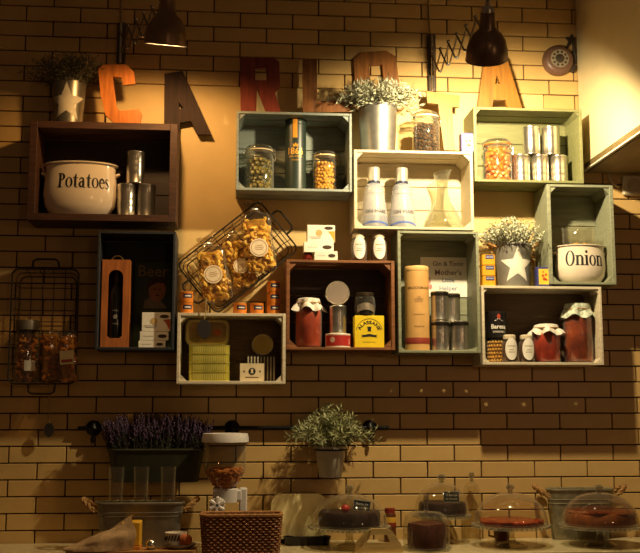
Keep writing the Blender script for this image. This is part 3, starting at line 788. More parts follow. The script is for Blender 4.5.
# ================================================================== olive crate
x, zb, ww, hh = it(484, 511.5, 140, 182, .12, flo('olive'))
clip_jar('preserving_jar', 'clip-top jar of orange kumquats in the olive crate', x, -.12, zb, ww / 2 * 1.02, hh, 'kumquats', ORANGE, fr=.0138, fh=.9, seed=8, core=M('kumquat_core', 'C86A14', .5), gasket='D8742C')
x_, z_, w_, h_ = it(531, 549.5, 155, 182, .12, flo('olive'))
stack('olive', .12, h_ * .955, w_ / 2 * .97, [521.5, 540.3, 559.1], [531.5, 551.0],
      ['steel can beside the kumquat jar, bottom row', 'steel can in the middle of the bottom row, olive crate', 'steel can at the right end of the bottom row, olive crate', 'steel can on top at left in the olive crate', 'steel can on top at right in the olive crate'], 'steel cans in the olive crate')

# ================================================================== onion crate
x, zb, ww, hh = it(553.5, 607, 247, 285, .13, flo('onion'))
r = ww / 2 * .92
t = pot('enamel_pot', 'white enamel pot lettered Onion in the pale sage crate', x, -.13, zb, r, hh, 'Onion', .2, hh * .44, -.04)
t.scale = (1, min(1, .085 / r), 1)
zt = zb + hh
rnd = random.Random(11)
def pasta_piece(b, c, s, rnd):
    rot = Matrix.Rotation(rnd.uniform(0, 6.28), 3, 'Z') @ Matrix.Rotation(rnd.uniform(0, 6.28), 3, 'X') @ Matrix.Rotation(rnd.uniform(0, 6.28), 3, 'Y')
    pts = []
    for k in range(6):
        a = -2.0 + 4.0 * k / 5
        pts.append(Vector(c) + rot @ Vector((s * math.cos(a), s * math.sin(a), s * .25 * a / 2)))
    b.tube(pts, [s * .35, s * .5, s * .58, s * .58, s * .5, s * .35], 6)
t = thing('snack_bag', 'open cellophane bag of crisp snacks standing in onion pot', 'bag', (x - .005, -.125, zt - hh * .55))
bh = P(578, 228, .13).z - (zt - hh * .55)
bw = .075
part(t, 'film', B().lathe([(0, 0), (bw * .8, .0), (bw, bh * .2), (bw * 1.0, bh * .6), (bw * .96, bh * .9), (bw * 1.0, bh)], seg=28, wob=lambda k, a, rr, z: (rr * (1 + .05 * math.sin(5 * a + k) + (.06 * math.sin(9 * a) if k > 3 else 0)) * (1 if abs(math.cos(a)) > .5 else .8), z + (.008 * math.sin(3 * a) if k == 5 else 0))), FILM)
b = B()
for k in range(70):
    a = rnd.uniform(0, 6.28); q = math.sqrt(rnd.random()) * .055
    pasta_piece(b, (q * math.cos(a), q * .8 * math.sin(a), rnd.uniform(.02, bh * .6)), .011, rnd)
part(t, 'snacks', b, M('crisp_snack', 'D8A84E', .6, 0, .2, 40), kind='stuff')

# ================================================================== on the right-hand white crate
zb = top('white_right')
x, _, ww, hh = it(494.5, 530.5, 246, 286, .12, zb)
t = bucket('potted_plant', 'grey bucket with white star and silvery rosemary, right', x, -.13, zb, min(ww / 2, .092), min(ww / 2, .092) * .82, hh, M('grey_zinc', '8E8A7E', .5, .5, .12, 20), star=M('white_star_paint', 'E2DAC8', .7), group='potted rosemary buckets')
sprig_plant(t, random.Random(15), 190, .08, .18, .155, hh - .02, LEAF_SAGE, STEMM, leaf=.018, lw=.003, leaves=18, droop=.35, ymax=.11, xmax=CB['onion']['X0'] - x)
def yellow_tin(label, x, y, zb, w_, h_, d_, group):
    t = thing('food_tin', label, 'tin', (x, y, zb), group=group)
    part(t, 'body', B().prism([rrect(w_, d_, .01)], 0, h_ - .003, fn=lambda c: (c.x, c.z, c.y)), M('tin_yellow', 'E0A028', .4, .1))
    part(t, 'lid', B().prism([rrect(w_ * 1.01, d_ * 1.01, .01)], h_ - .004, h_, fn=lambda c: (c.x, c.z, c.y)), M('tin_lid', 'B98A30', .35, .5))
    part(t, 'blue_label', B().box((w_ * .05, -d_ / 2 - .0008, h_ * .72), (w_ * .6, .0016, h_ * .32)), BLUEP, False)
    lettered(t, 'ANCHOA', w_ * .5, flat(-d_ / 2 - .0022, w_ * .05, h_ * .72), WHITEP, height=h_ * .14)
    return t
x, _, ww, hh = it(479, 493, 255, 286, .16, zb)
h1 = hh / 3 - .001
for i, lb in enumerate(('yellow tin at the bottom of the trio left of starred bucket', 'yellow tin in the middle of the trio left of starred bucket', 'yellow tin topping the trio left of the starred bucket')):
    yellow_tin(lb, P(487, 270, .16).x, -.17, zb + i * (h1 + .0008), ww * .96, h1, .06, 'yellow tins by the starred bucket')
x, _, ww, hh = it(535, 549, 268, 286, .17, zb)
framed_tin('small blue-framed tin with fruit picture by the onion crate', x, -.185, zb, ww, hh, .04, face='E8C440')
# dried flowers in a little vase behind the starred bucket
x = P(529.5, 262, .04).x
t = thing('dried_flower_vase', 'small vase of dried golden flowers behind the starred bucket', 'vase', (x, -.036, zb))
part(t, 'vase', B().lathe([(0, 0), (.016, 0), (.02, .03), (.017, .08), (.011, .105), (.014, .12), (.011, .12), (.008, .1), (0, .02)], seg=24), M('vase_glaze', 'B89A58', .4))
b = B(); rnd = random.Random(4)
for k in range(40): b.ball((max(-.03, min(.022, rnd.gauss(.004, .012))), max(-.014, min(.014, rnd.gauss(0, .008))), .14 + rnd.gauss(0, .018)), .007, 1)
part(t, 'dried_flowers', b, M('dry_flower', 'B98238', .8, 0, .35, 60), kind='stuff')

# inside it
zb = flo('white_right')
x, _, ww, hh = it(486.5, 507, 338.5, 362, .12, zb)
hl = hh
t = thing('bean_jar', 'squat jar of golden chickpeas under the black tin', 'jar', (x, -.12, zb))
rj = ww / 2 * .96
part(t, 'glass_body', B().lathe([(0, 0), (rj * .95, 0), (rj, .006), (rj, hl * .86), (rj * .9, hl * .92), (rj * .9, hl * .93)], seg=28), GLASS)
part(t, 'lid', B().lathe([(rj * .93, hl * .925), (rj * .93, hl), (0, hl)], seg=28), M('black_lid', '1C1815', .4))
b = B(); rnd = random.Random(9)
for i in range(6):
    for j in range(18):
        a = 2 * PI * (j + .5 * (i % 2)) / 18
        b.ball((rj * .84 * math.cos(a), rj * .84 * math.sin(a), .010 + i * hl * .15), .0075 * rnd.uniform(.9, 1.1), 1)
part(t, 'chickpeas', b, CHICK, kind='stuff')
part(t, 'core', B().lathe([(0, .006), (rj * .78, .006), (rj * .78, hl * .85), (0, hl * .85)], seg=20), M('chick_core', '9A6A22', .6))
x, _, ww, hh = it(486, 506.5, 312, 338.5, .12, zb + hl + .001)
t = thing('black_tin', 'round black tin with white script on top of chickpea jar', 'tin', (x, -.12, zb + hl + .0012))
r = ww / 2 * .98
part(t, 'body', B().lathe([(0, 0), (r, 0), (r, hh * .9), (r * .97, hh * .91)], seg=32), M('black_tin_paint', '191513', .35))
part(t, 'lid', B().lathe([(r * .97, hh * .91), (r, hh * .915), (r, hh * .995), (r * .97, hh), (0, hh)], seg=32), M('black_tin_lid', '221C18', .35))
lettered(t, 'Baresa', r * 1.5, cyl(r * 1.01, hh * .42), WHITEP, .02, height=hh * .17)
lettered(t, 'GARBANZO', r * 1.2, cyl(r * 1.01, hh * .22), WHITEP, height=hh * .07)
part(t, 'emblem', B().prism([[(-.022, 0), (0, .018), (.022, 0), (.016, .001), (0, .012), (-.016, .001)]], 0, 0, fn=lambda c: cyl(r * 1.01, hh * .62)(c.x, c.z)), WHITEP, False)
part(t, 'red_mark', patch(ellipse(0, 0, .008, .012, 12), cyl(r * 1.015, hh * .80), 3), M('red_mark', 'B04028', .5), False)
x, _, ww, hh = it(501, 517, 335, 363, .17, zb)
j1 = oval_label_jar('small jar with oval label by the chickpea jar', x, -.18, zb, ww / 2 * .98, hh, 'oval-label jars in the right white crate')
another(j1, 'small jar with oval label beside the white-capped red jar', (P(526, 350, .17).x, -.18, zb))
CLOTHG = M('green_check_cloth', 'A9B59A', .9, 0, .2, 70, .3, col2='DCE0CC')
RED = M('red_preserve', '9E2A18', .3, 0, .35, 16, col2='C23E22')
REDD = M('dark_red_preserve', '7A2614', .3, 0, .4, 14, col2='A84A20')
x, _, ww, hh = it(533, 560, 324, 363, .13, zb)
cloth_jar('squat red preserve jar with white cloth cap, right crate', x, -.13, zb, ww / 2 * 1.0, hh, RED, CLOTHW, lift=.74, seed=3)
x, _, ww, hh = it(563.5, 592.5, 303, 363, .12, zb)
cloth_jar('tall dark red preserve jar with green cloth cap', x, -.12, zb, ww / 2 * .98, hh, REDD, CLOTHG, lift=.76, seed=5, ruff=.08)

# ================================================================== on the chestnut crate
zb = top('brown')
def logo_box(label, x, y, zb, w_, h_, d_, group, curve=False, rz=0, oval=(.25, .3), cor='E09A30'):
    t = thing('carton', label, 'box', (x, y, zb), rz=rz, group=group)
    part(t, 'carton_body', B().box((0, 0, h_ / 2), (w_, d_, h_), bev=.001), WHITEP, False)
    yf = -d_ / 2
    part(t, 'oval_logo', B().prism([ellipse(oval[0] * w_, h_ * (.5 + oval[1]), min(w_ * .16, h_ * .5), min(h_ * .13, w_ * .06) if curve else h_ * .2, 20)], yf - .0009, yf - .0009), M('logo_brown', '3A2A1C', .5), False)
    if curve:
        arcp = [(w_ / 2 * .99, h_ * .02), (w_ / 2 * .99, h_ * .66)] + [(w_ * (.22 + .26 * (k / 8)), h_ * (.62 - .60 * (k / 8) ** 1.5)) for k in range(9)]
        part(t, 'orange_corner', B().prism([arcp], yf - .0005, yf - .0005), M('carton_' + cor, cor, .5), False)
        part(t, 'round_picture', B().prism([ellipse(-.08 * w_, h_ * .54, w_ * .12, w_ * .12, 20)], yf - .0009, yf - .0009), M('picture_tan', 'C9A86A', .6), False)
    for k, (u, v, l) in enumerate(((-.2, .2, .45), (-.2, .12, .35)) if curve else ((-.2, 0, .35),)):
        part(t, 'print_line', B().box((u * w_, yf - .0007, h_ * (.5 + v - .4 * curve)), (l * w_, .0006, h_ * .03)), M('print_grey', 'A89C88', .7), False)
    return t
x, _, ww, h3 = it(314, 337, 252, 260, .18, zb)
logo_box('small white carton at the front of pile on chestnut crate', x, -.19, zb, ww, h3, .035, 'white cartons on the chestnut crate', oval=(.25, 0))
x, _, ww, _h = it(303.5, 333, 243, 252, .13, zb)
hb2 = P(318, 243, .13).z - (zb + h3 + .002)
t = logo_box('long white carton lying under the tallest carton, chestnut crate', x, -.125, zb + h3 + .0016, ww, hb2, .07, 'white cartons on the chestnut crate', oval=(.28, 0))
# two hidden jars carry it
x, _, ww, _h = it(303, 313, 250, 260, .13, zb)
t = thing('jam_jar', 'tiny dark red jar under the long white carton', 'jar', (P(307.5, 255, .13).x, -.13, zb))
part(t, 'body', B().lathe([(0, 0), (.021, 0), (.022, .004), (.022, h3 * .75), (.019, h3 * .8)], seg=24), M('dark_jam', '6A1E14', .2, 0, .2, coat=.5))
part(t, 'lid', B().lathe([(.0205, h3 * .8), (.021, h3 * .98), (.019, h3 + .0008), (0, h3 + .0008)], seg=24), M('jam_lid', '3A1A14', .4))
t = thing('flat_carton', 'low plain carton supporting the pile at the back', 'box', (P(322, 255, .10).x, -.105, zb))
part(t, 'body', B().box((0, 0, h3 / 2 + .0003), (.07, .03, h3 + .0006)), M('plain_carton', 'B8A688', .7), False)
zz = zb + h3 + .0016 + hb2 + .0006
x, _, ww, hh = it(307, 334.5, 226, 243, .13, zz)
logo_box('tallest white carton with orange corner on chestnut crate', x, -.125, zz, ww, hh, .06, 'white cartons on the chestnut crate', curve=True, oval=(.27, .32))
x, _, ww, hh = it(350, 367, 234, 260, .16, zb)
hh = min(hh, CB['white_mid']['Z0'] - zb - .004)
j1 = oval_label_jar('white oval-label jar on chestnut crate, left of two', x, -.165, zb, ww / 2 * .96, hh, 'oval-label jars on the chestnut crate')
another(j1, 'white oval-label jar on chestnut crate, beside the sage crate', (P(378.5, 248, .16).x, -.165, zb))
# inside it
zb = flo('brown')
x, _, ww, hh = it(292, 322, 298, 347, .12, zb)
x = max(x, CB['brown']['X0'] + .016 + ww / 2 * 1.08 + .018)
cloth_jar('red preserve jar with white cloth cap in the chestnut crate', x, -.12, zb, ww / 2 * .90, hh, M('tomato_preserve', 'A8321A', .35, 0, .35, 14, col2='C8502A'), CLOTHW, lift=.76, seed=8)
x, _, ww, hh = it(325.5, 351, 334, 347, .15, zb)
t = thing('flat_tin', 'low round red and white tin under the steel can', 'tin', (x, -.14, zb))
rf = ww / 2
part(t, 'body', B().lathe([(0, 0), (rf, 0), (rf * 1.01, .002), (rf, .005), (rf, hh - .006), (rf * 1.01, hh - .003), (rf * .98, hh), (0, hh - .001)], seg=36), M('tin_white_paint', 'D8CDBA', .4))
part(t, 'red_band', B().grid(lambda u, v: cyl(rf * 1.008)((u - .5) * rf * 2.6, hh * (.12 + .75 * v) if True else 0), 16, 1), M('tin_red_paint', 'A82A24', .4))
part(t, 'white_wave', B().prism([[(-.02, -.004), (.056, -.016), (.056, .012), (.01, .004)]], 0, 0, fn=lambda c: cyl(rf * 1.016, hh * .45)(c.x, c.z)), WHITEP, False)
part(t, 'round_emblem', patch(ellipse(0, 0, .013, .013, 16), cyl(rf * 1.016, hh * .55, -.55), 3), M('emblem_cream', 'C8A890', .5), False)
zc = zb + hh + .001
x, _, ww, hc = it(329, 346.5, 306, 334, .14, zc)
can('steel can standing on the red and white flat tin', x, -.14, zc, ww / 2, hc, None)
x, _, ww, hd = it(324, 350, 281.5, 307.5, .13, zc + hc + .001)
t = thing('round_tin', 'round shallow tin standing on edge on top of a can', 'tin', (x, -.14, zc + hc + .0012))
rm = Matrix.Rotation(PI / 2, 4, 'X')
r = hd / 2
part(t, 'body', B().lathe([(0, .02), (r * .96, .02), (r, .016), (r, -.016), (r * .96, -.02)], c=(0, 0, r), mtx=rm, seg=40), STEEL)
lid = part(t, 'lid', B().lathe([(r * .96, .021), (r * .9, .021), (r * .86, .017), (0, .017)], c=(0, 0, r), mtx=rm, seg=40), M('lid_print', 'A89C80', .3, .4, .3, 20))
b = B()
for k in range(9):
    a = math.radians(200 + k * 17); b.box((r * .55 * math.cos(a), -.0185, r + r * .55 * math.sin(a)), (.012, .001, .02), rot=Matrix.Rotation(-a, 3, 'Y'))
b.box((-.004, -.0185, r * 1.32), (.05, .001, .012), rot=Matrix.Rotation(-.5, 3, 'Y'))
part(lid, 'dark_print', b, M('print_brown', '3A2C1A', .5), False)
x, _, ww, hh = it(354, 383.5, 316, 347, .17, zb)
t = thing('yellow_box', 'bright yellow square box with black arched lettering', 'box', (x, -.155, zb))
yb_d = .07
part(t, 'body', B().box((0, 0, hh / 2), (ww, yb_d, hh), bev=.002), M('box_yellow', 'E8C818', .5, 0, .05), False)
yf = -yb_d / 2 - .0008
def onarch(u, v):
    R0 = ww * .36 + v; a = u / (ww * .36)
    return (R0 * math.sin(a), yf, hh * .47 + R0 * math.cos(a) * .95)
lettered(t, 'ALASSANE', ww * .95, onarch, INK, .03, height=hh * .11)
b = B()
b.prism([ellipse(0, 0, ww * .46, hh * .47, 24, 0.25, PI - .25) + ellipse(0, 0, ww * .445, hh * .455, 24, PI - .25, .25)], yf, yf, fn=lambda c: (c.x, yf, c.z + hh * .44))
b.prism([[(-.009, -.008), (.009, -.008), (.007, -.004), (.010, .014), (-.010, .014), (-.007, -.004)]], yf, yf, fn=lambda c: (c.x, yf, c.z + hh * .56))
b.prism([[(-ww * .28, -.006), (-ww * .22, 0), (-ww * .28, .007), (-ww * .2, .005), (0, .010), (ww * .2, .005), (ww * .28, .007), (ww * .22, 0), (ww * .28, -.006), (0, -.002)]], yf, yf, fn=lambda c: (c.x, yf, c.z + hh * .36))
part(t, 'black_emblem', b, INK, False)
lettered(t, 'PIMENTON', ww * .4, flat(yf, 0, hh * .17), M('ochre_print', '8A7410', .6), height=hh * .04)
x, _, ww, hd = it(353.5, 376, 293, 316, .15, zb + hh + .001)
t = thing('glass_jar', 'dark glass jar with metal lid on top of the yellow box', 'jar', (x, -.15, zb + hh + .001))
r = ww / 2 * .95
part(t, 'glass_body', B().lathe([(0, 0), (r * .85, 0), (r * .9, .006), (r, hd * .4), (r * .9, hd * .78), (r * .78, hd * .84)], seg=32), GLASS)
part(t, 'filling', B().lathe([(0, .004), (r * .84, .004), (r * .92, hd * .4), (r * .82, hd * .7), (0, hd * .7)], seg=28), M('very_dark', '1A130E', .3))
part(t, 'lid', B().lathe([(r * .82, hd * .84), (r * .86, hd * .86), (r * .86, hd * .97), (r * .8, hd), (0, hd)], seg=32), M('dark_metal_lid', '5A4E40', .3, .8))
part(t, 'foil_band', B().grid(lambda u, v: cyl(r * 1.01)((u - .5) * r * 1.8, hd * (.12 + .3 * v + .12 * math.sin(PI * u))), 14, 1), M('silver_foil', 'B8AC98', .3, .7, .3, 30))

# ================================================================== sage crate
zb = flo('sage')
x, _, ww, hh = it(405, 429, 267, 351, .14, zb)
tm = M('tan_card_tube', 'C99A58', .6, 0, .08)
t = tube_box('bottle_tube', 'tall tan cardboard bottle tube with dark red band', x, -.14, zb, ww / 2, hh, tm, M('tan_tube_cap', 'D2A868', .6))
rr = ww / 2 * 1.006
part(t, 'red_band', B().lathe([(rr, hh * .075), (rr * 1.004, hh * .077), (rr * 1.004, hh * .148), (rr, hh * .15)], seg=40), M('band_red', '8A3020', .6))
lettered(t, 'BROCKMANS', ww * .95, cyl(rr * 1.004, hh * .735), M('brown_print', '4A2E18', .6), .01, height=hh * .03)
lettered(t, 'GIN\nINTENSELY\nSMOOTH', ww * .38, cyl(rr * 1.004, hh * .60), M('brown_print', '4A2E18', .6), height=hh * .07)
lettered(t, 'PREMIUM', ww * .45, cyl(rr * 1.004, hh * .42), M('brown_print', '4A2E18', .6), height=hh * .014)
lettered(t, 'Distilled', ww * .4, cyl(rr * 1.004, hh * .28), M('brown_print', '4A2E18', .6), height=hh * .018)
AMB = M('amber_reflection_tin', 'B98A4A', .3, .9, .1)
def capped_can(label, x, y, zb, r, h):
    t = can(label, x, y, zb, r, h, 'steel cans in the sage crate')
    part(t, 'cap_band', B().lathe([(r * 1.004, h * .85), (r * 1.012, h * .86), (r * 1.012, h * .95), (r * 1.004, h * .96)], seg=32), M('can_band', '3A3630', .3, .8))
    return t
x_, _, w_, h_ = it(431, 449.5, 321.5, 351, .14, zb)
r = w_ / 2 * .97
capped_can('dark-banded steel can beside the tan tube, lower of two', x_, -.14, zb, r, h_)
capped_can('dark-banded steel can beside the tan tube, upper of two', x_ , -.14, zb + h_ + .001, r, h_)
x3 = P(459.4, 335, .14).x
capped_can('dark-banded steel can at the right of the sage crate', x3, -.15, zb, r, h_)
x4 = P(452, 335, .06).x
capped_can('dark-banded steel can at the back, lower of two', x4, -.06, zb, r, h_)
capped_can('dark-banded steel can at the back, upper of two', x4, -.06, zb + h_ + .001, r, h_)
p0, p1 = P(425, 257, .025), P(468.5, 297, .025)
cw, chh = p1.x - p0.x, p0.z - p1.z
t = thing('message_card', 'white card with printed message at the back of sage crate', 'card', ((p0.x + p1.x) / 2 - .012, -.0195, p1.z))
ch2 = chh
part(t, 'card', B().box((0, -.002, ch2 / 2), (cw + .02, .003, ch2)), WHITEP, False)
for body, wd, zf, mt in (('Gin & Tonic', .72, .84, M('red_brown_print', '7A5A50', .6)), ("Mother's", .62, .62, M('red_brown_print', '7A5A50', .6)), ('Little', .28, .42, M('slate_print', '6A7A98', .6)), ('Helper', .42, .20, M('slate_print', '6A7A98', .6))):
    lettered(t, body, cw * wd, flat(-.0042, .02, ch2 * zf), mt, .015)
b = B()
for (u, v, r_) in ((-.38, .40, .014), (-.33, .25, .010), (-.42, .70, .010)):
    b.prism([ellipse(u * cw, v * ch2, r_, r_ * 1.3, 12)], -.0042, -.0042)
part(t, 'red_sketch', b, M('sketch_red', 'C08478', .7), False)

# ================================================================== near-black crate
zb = flo('navy')
x, _, ww, hh = it(102.5, 130, 261, 350, .14, zb)
t = thing('bottle_box', 'slim orange wooden bottle box with arched window and handle', 'box', (x, -.14, zb))
bw_ = wood('bottle_box_wood', 'A8622E', .25, .5, 'z')
bd = .085; hbx = hh
ar = ww * .27
win = [(-ar, hbx * .13), (-ar * .6, hbx * .105), (ar * .6, hbx * .105), (ar, hbx * .13)] + ellipse(0, hbx * .80, ar, ar * 1.0, 14, 0, PI)
part(t, 'front_panel', B().prism([[(-ww / 2, 0), (ww / 2, 0), (ww / 2, hbx), (-ww / 2, hbx)], win], -bd / 2, -bd / 2 + .007), bw_, False)
for s in (-1, 1): part(t, 'side_panel', B().box((s * (ww / 2 - .003), .0035, hbx / 2), (.006, bd - .008, hbx)), bw_, False)
part(t, 'back_panel', B().box((0, bd / 2 - .003, hbx / 2), (ww - .013, .005, hbx)), M('box_inside', '2A180C', .8), False)
part(t, 'base_panel', B().box((0, .002, .003), (ww - .013, bd - .016, .006)), bw_, False)
part(t, 'top_panel', B().box((0, .002, hbx - .003), (ww - .013, bd - .016, .006)), bw_, False)
part(t, 'handle', B().tube([(.026 * math.cos(a), 0, hbx + .024 * math.sin(a)) for a in [PI * i / 12 for i in range(13)]], .003, 6), M('brass_wire', 'B09058', .4, .8))
t = thing('wine_bottle', 'dark wine bottle inside the orange wooden box', 'bottle', (x, -.145, zb + .008))
r = ww * .235
part(t, 'bottle_body', B().lathe([(0, 0), (r * .95, 0), (r, .006), (r, hbx * .55), (r * .85, hbx * .64), (r * .42, hbx * .70), (r * .38, hbx * .84), (r * .42, hbx * .845), (r * .42, hbx * .86), (0, hbx * .86)], seg=28), M('dark_bottle_glass', '12100C', .12, 0, .1))
part(t, 'foil', B().lathe([(r * .43, hbx * .72), (r * .41, hbx * .845), (r * .45, hbx * .85), (r * .44, hbx * .865), (0, hbx * .866)], seg=24), M('bottle_foil', '3A2A1E', .35, .4))
lettered(t, 'VINO', r * 1.1, cyl(r * 1.02, hbx * .40), M('dim_silver', '8C8478', .5), height=hbx * .016)
lettered(t, 'RIOJA', r * .9, cyl(r * 1.02, hbx * .25), M('dim_silver', '8C8478', .5), height=hbx * .02)
part(t, 'crest', B().prism([star_loop(0, 0, .012, .007)], 0, 0, fn=lambda c: cyl(r * 1.02, hbx * .33)(c.x, c.z)), M('dim_silver', '8C8478', .5), False)
p0, p1 = P(135, 262, .03), P(171, 349, .03)
pw = p1.x - p0.x; phh = p0.z - zb
t = thing('portrait_sign', 'dark green sign with a portrait and the word Beer', 'sign', ((p0.x + p1.x) / 2, -.024, zb))
part(t, 'plate', B().box((0, -.001, phh / 2), (pw, .002, phh)), M('sign_green', '2C3E26', .5, 0, .2), False)
lettered(t, 'Beer', pw * .8, flat(-.0028, 0, phh * .90), M('sign_gold', '8A7438', .5), .01)
part(t, 'jacket', B().prism([[(-.045, phh * .47), (-.04, phh * .56), (-.012, phh * .60), (.03, phh * .56), (.06, phh * .50), (.065, phh * .47)]], -.0024, -.0024), M('sign_jacket', '7A7462', .6), False)
part(t, 'face', B().prism([ellipse(.018, phh * .68, .040, .056, 24)], -.0027, -.0027), M('sign_skin', '9A6848', .6), False)
part(t, 'hair', B().prism([[(-.030, phh * .68), (-.026, phh * .79), (.01, phh * .83), (.045, phh * .82), (.064, phh * .75), (.02, phh * .765), (-.012, phh * .73)]], -.0031, -.0031), M('sign_hair', '3A1E10', .6), False)
b = B()
for (u, v, a_, c_) in ((.008, .69, .006, .002), (.032, .69, .006, .002), (.020, .62, .010, .002)): b.prism([ellipse(u, phh * v, a_, c_ + .001, 10)], -.0032, -.0032)
part(t, 'features', b, M('sign_hair', '3A1E10', .6), False)
lettered(t, 'HELPING PEOPLE', pw * .8, flat(-.0028, 0, phh * .43), M('sign_olive', '566030', .5))
specs = ((139, 166, 341, 350, 'bottom'), (140.5, 169, 332, 341, 'middle'), (142.5, 171, 313, 332, 'top'))
zz = zb
for (a, c, yt, yb, nm) in specs:
    zt_ = P(156, yt, .15).z
    x, _, ww, _h = it(a, c, yt, yb, .15)
    hh = zt_ - zz - .0006
    logo_box('white carton at the %s of the pile in the near-black crate' % nm, x, -.14, zz, ww, hh, .08, 'white cartons in the near-black crate', curve=(nm == 'top'), oval=(.28, .3 if nm == 'top' else 0), cor='A84A24')
    zz = zt_ + .0004

# ================================================================== small whitewashed crate
zb = flo('white_low')
x, _, ww, hh = it(189, 230, 345.5, 382.5, .13, zb)
hs = hh / 4
TY = M('tin_lemon', 'C9BE4A', .32, .5, .12, 30)
def loaf_tin(label, z, i):
    t = thing('sardine_tin', label, 'tin', (x + random.uniform(-.002, .002), -.125, z), group='yellow tins in a stack')
    d_ = .11; w_ = ww * .98; h_ = hs - .0008
    part(t, 'body', B().prism([rrect(w_, d_, .02, 5)], .003, h_ - .003, fn=lambda c: (c.x, c.z, c.y)), TY)
    b = B()
    for z_ in (.0015, h_ - .0015):
        b.tube([(p[0], p[1], z_) for p in rrect(w_ * 1.01, d_ * 1.01, .02, 5)], .0015, 5, closed=True)
    part(t, 'seam', b, M('tin_lemon_rim', 'D8CE70', .3, .6))
    b = B()
    for k in range(15): b.box((-w_ * .38 + k * w_ * .054, -d_ / 2 - .0004, h_ * .5), (w_ * .02, .0012, h_ * .55))
    part(t, 'rib', b, M('tin_rib', 'E0D880', .35, .4), False, kind='stuff')
    part(t, 'lid', B().prism([rrect(w_ * .97, d_ * .97, .018, 5)], h_ - .003, h_ - .001, fn=lambda c: (c.x, c.z, c.y)), TY)
for i, nm in enumerate(('lowest', 'second lowest', 'second highest', 'highest')):
    loaf_tin('yellow oblong tin, %s in the stack of four lying flat' % nm, zb + i * hs, i)
zt = zb + 4 * hs + .0008
x2, _, w2, h2 = it(186, 229, 320, 345.5, .13, zt)
h2 = min(h2, CB['white_low']['Z1'] - .016 - zt)
t = thing('oblong_tin', 'oblong tin standing on edge on the yellow stack', 'tin', (x2, -.12, zt))
part(t, 'body', B().prism([rrect(w2, h2, .03, 6, 0, h2 / 2)], -.02, .02), M('tin_pale_gold', 'CDB870', .35, .2, .15))
b = B().tube([(p[0], -.02, p[1]) for p in rrect(w2 * .99, h2 * .99, .03, 6, 0, h2 / 2)], .003, 5, closed=True)
part(t, 'rim', b, M('tin_rim_gold', 'D8C88A', .3, .7))
part(t, 'lid_panel', B().prism([rrect(w2 * .86, h2 * .8, .025, 6, 0, h2 / 2)], -.0205, -.0185), M('tin_dark_print', '9A7A48', .4, .1, .5, 14), False)
part(t, 'orange_print', B().prism([ellipse(.045, h2 * .5, .018, .014, 14)], -.021, -.021), M('orange_print', 'C8622A', .5), False)
x, _, ww, hh = it(246, 276, 356, 382.5, .11, zb)
t = thing('corrugated_box', 'dark corrugated box behind the cream card', 'box', (x, -.10, zb))
part(t, 'body', B().box((0, 0, hh / 2), (ww * .96, .07, hh - .004), bev=.001), M('dark_carton', '2E2820', .6), False)
for k in range(9):
    part(t, 'flute', B().box((-ww * .43 + k * ww * .107, -.037, hh * .5), (ww * .045, .006, hh - .008)), M('pale_flute', 'B8AC90', .6), False)
part(t, 'top_sheet', B().box((0, 0, hh - .001), (ww * .96, .076, .002)), M('dark_carton', '2E2820', .6), False)
xr, _, wr_, hr = it(251.5, 273.5, 334, 356, .11, zb + hh + .001)
t = thing('round_tin', 'pale gold round tin standing on edge on corrugated box', 'tin', (xr, -.10, zb + hh + .0012))
r = hr / 2
part(t, 'body', B().lathe([(0, .018), (r * .97, .018), (r, .014), (r, -.014), (r * .97, -.018)], c=(0, 0, r), mtx=rm, seg=40), M('tin_brass', 'B8A050', .35, .7))
part(t, 'lid', B().lathe([(r * .97, .0185), (r * .9, .0195), (r * .84, .0165), (0, .0165)], c=(0, 0, r), mtx=rm, seg=40), M('tin_cream_face', 'DACE9E', .4, .0, .15))
x, _, ww, hh = it(240, 264, 363.5, 382.5, .16, zb)
t = thing('label_card', 'cream card with round black emblem, small white crate', 'card', (x, -.165, zb))
part(t, 'card', B().box((0, 0, hh / 2), (ww, .012, hh)), M('card_cream', 'D8C6A0', .7), False)
part(t, 'emblem', B().prism([ellipse(0, hh * .55, ww * .15, ww * .15, 24)], -.0068, -.0068), INK, False)
b = B()
for s in (-1, 1): b.prism([star_loop(s * ww * .33, hh * .55, .006, .003)], -.0068, -.0068)
b.box((0, -.0066, hh * .22), (ww * .55, .0008, .003))
part(t, 'print', b, M('brown_print', '4A2E18', .6), False)
part(t, 'emblem_figure', B().prism([[(-.007, -.008), (.007, -.008), (.004, 0), (.006, .008), (0, .012), (-.006, .008), (-.004, 0)]], -.0074, -.0074, fn=lambda c: (c.x, c.y, c.z + hh * .55)), M('card_cream', 'D8C6A0', .7), False)

# jars on top of it
zb = top('white_low')
OJ = M('orange_jar', 'D8802A', .35, 0, .1, coat=.3)
def mini_jar(label, px, z, w_, h_):
    t = thing('paste_jar', label, 'jar', (P(px, 300, .15).x, -.15, z), group='orange jars on the small white crate')
    r = w_ / 2
    part(t, 'body', B().lathe([(0, 0), (r * .96, 0), (r, .004), (r, h_ * .72), (r * .9, h_ * .77)], seg=28), OJ)
    part(t, 'lid', B().lathe([(r * .9, h_ * .77), (r * .97, h_ * .79), (r * .97, h_ * .97), (r * .9, h_), (0, h_)], seg=28), M('orange_jar_lid', 'C8741E', .4))
    lb = part(t, 'blue_label', B().grid(lambda u, v: cyl(r * 1.012, 0, .25)((u - .5) * r * 1.4, h_ * (.40 + .36 * v)), 8, 1), M('label_navy', '1E2848', .5))
    part(lb, 'label_print', B().grid(lambda u, v: cyl(r * 1.022, 0, .25)((u - .5) * r * .9, h_ * (.53 + .10 * v)), 6, 1), WHITEP)
x, _, ww, hh = it(179, 193, 303, 313.5, .15, zb)
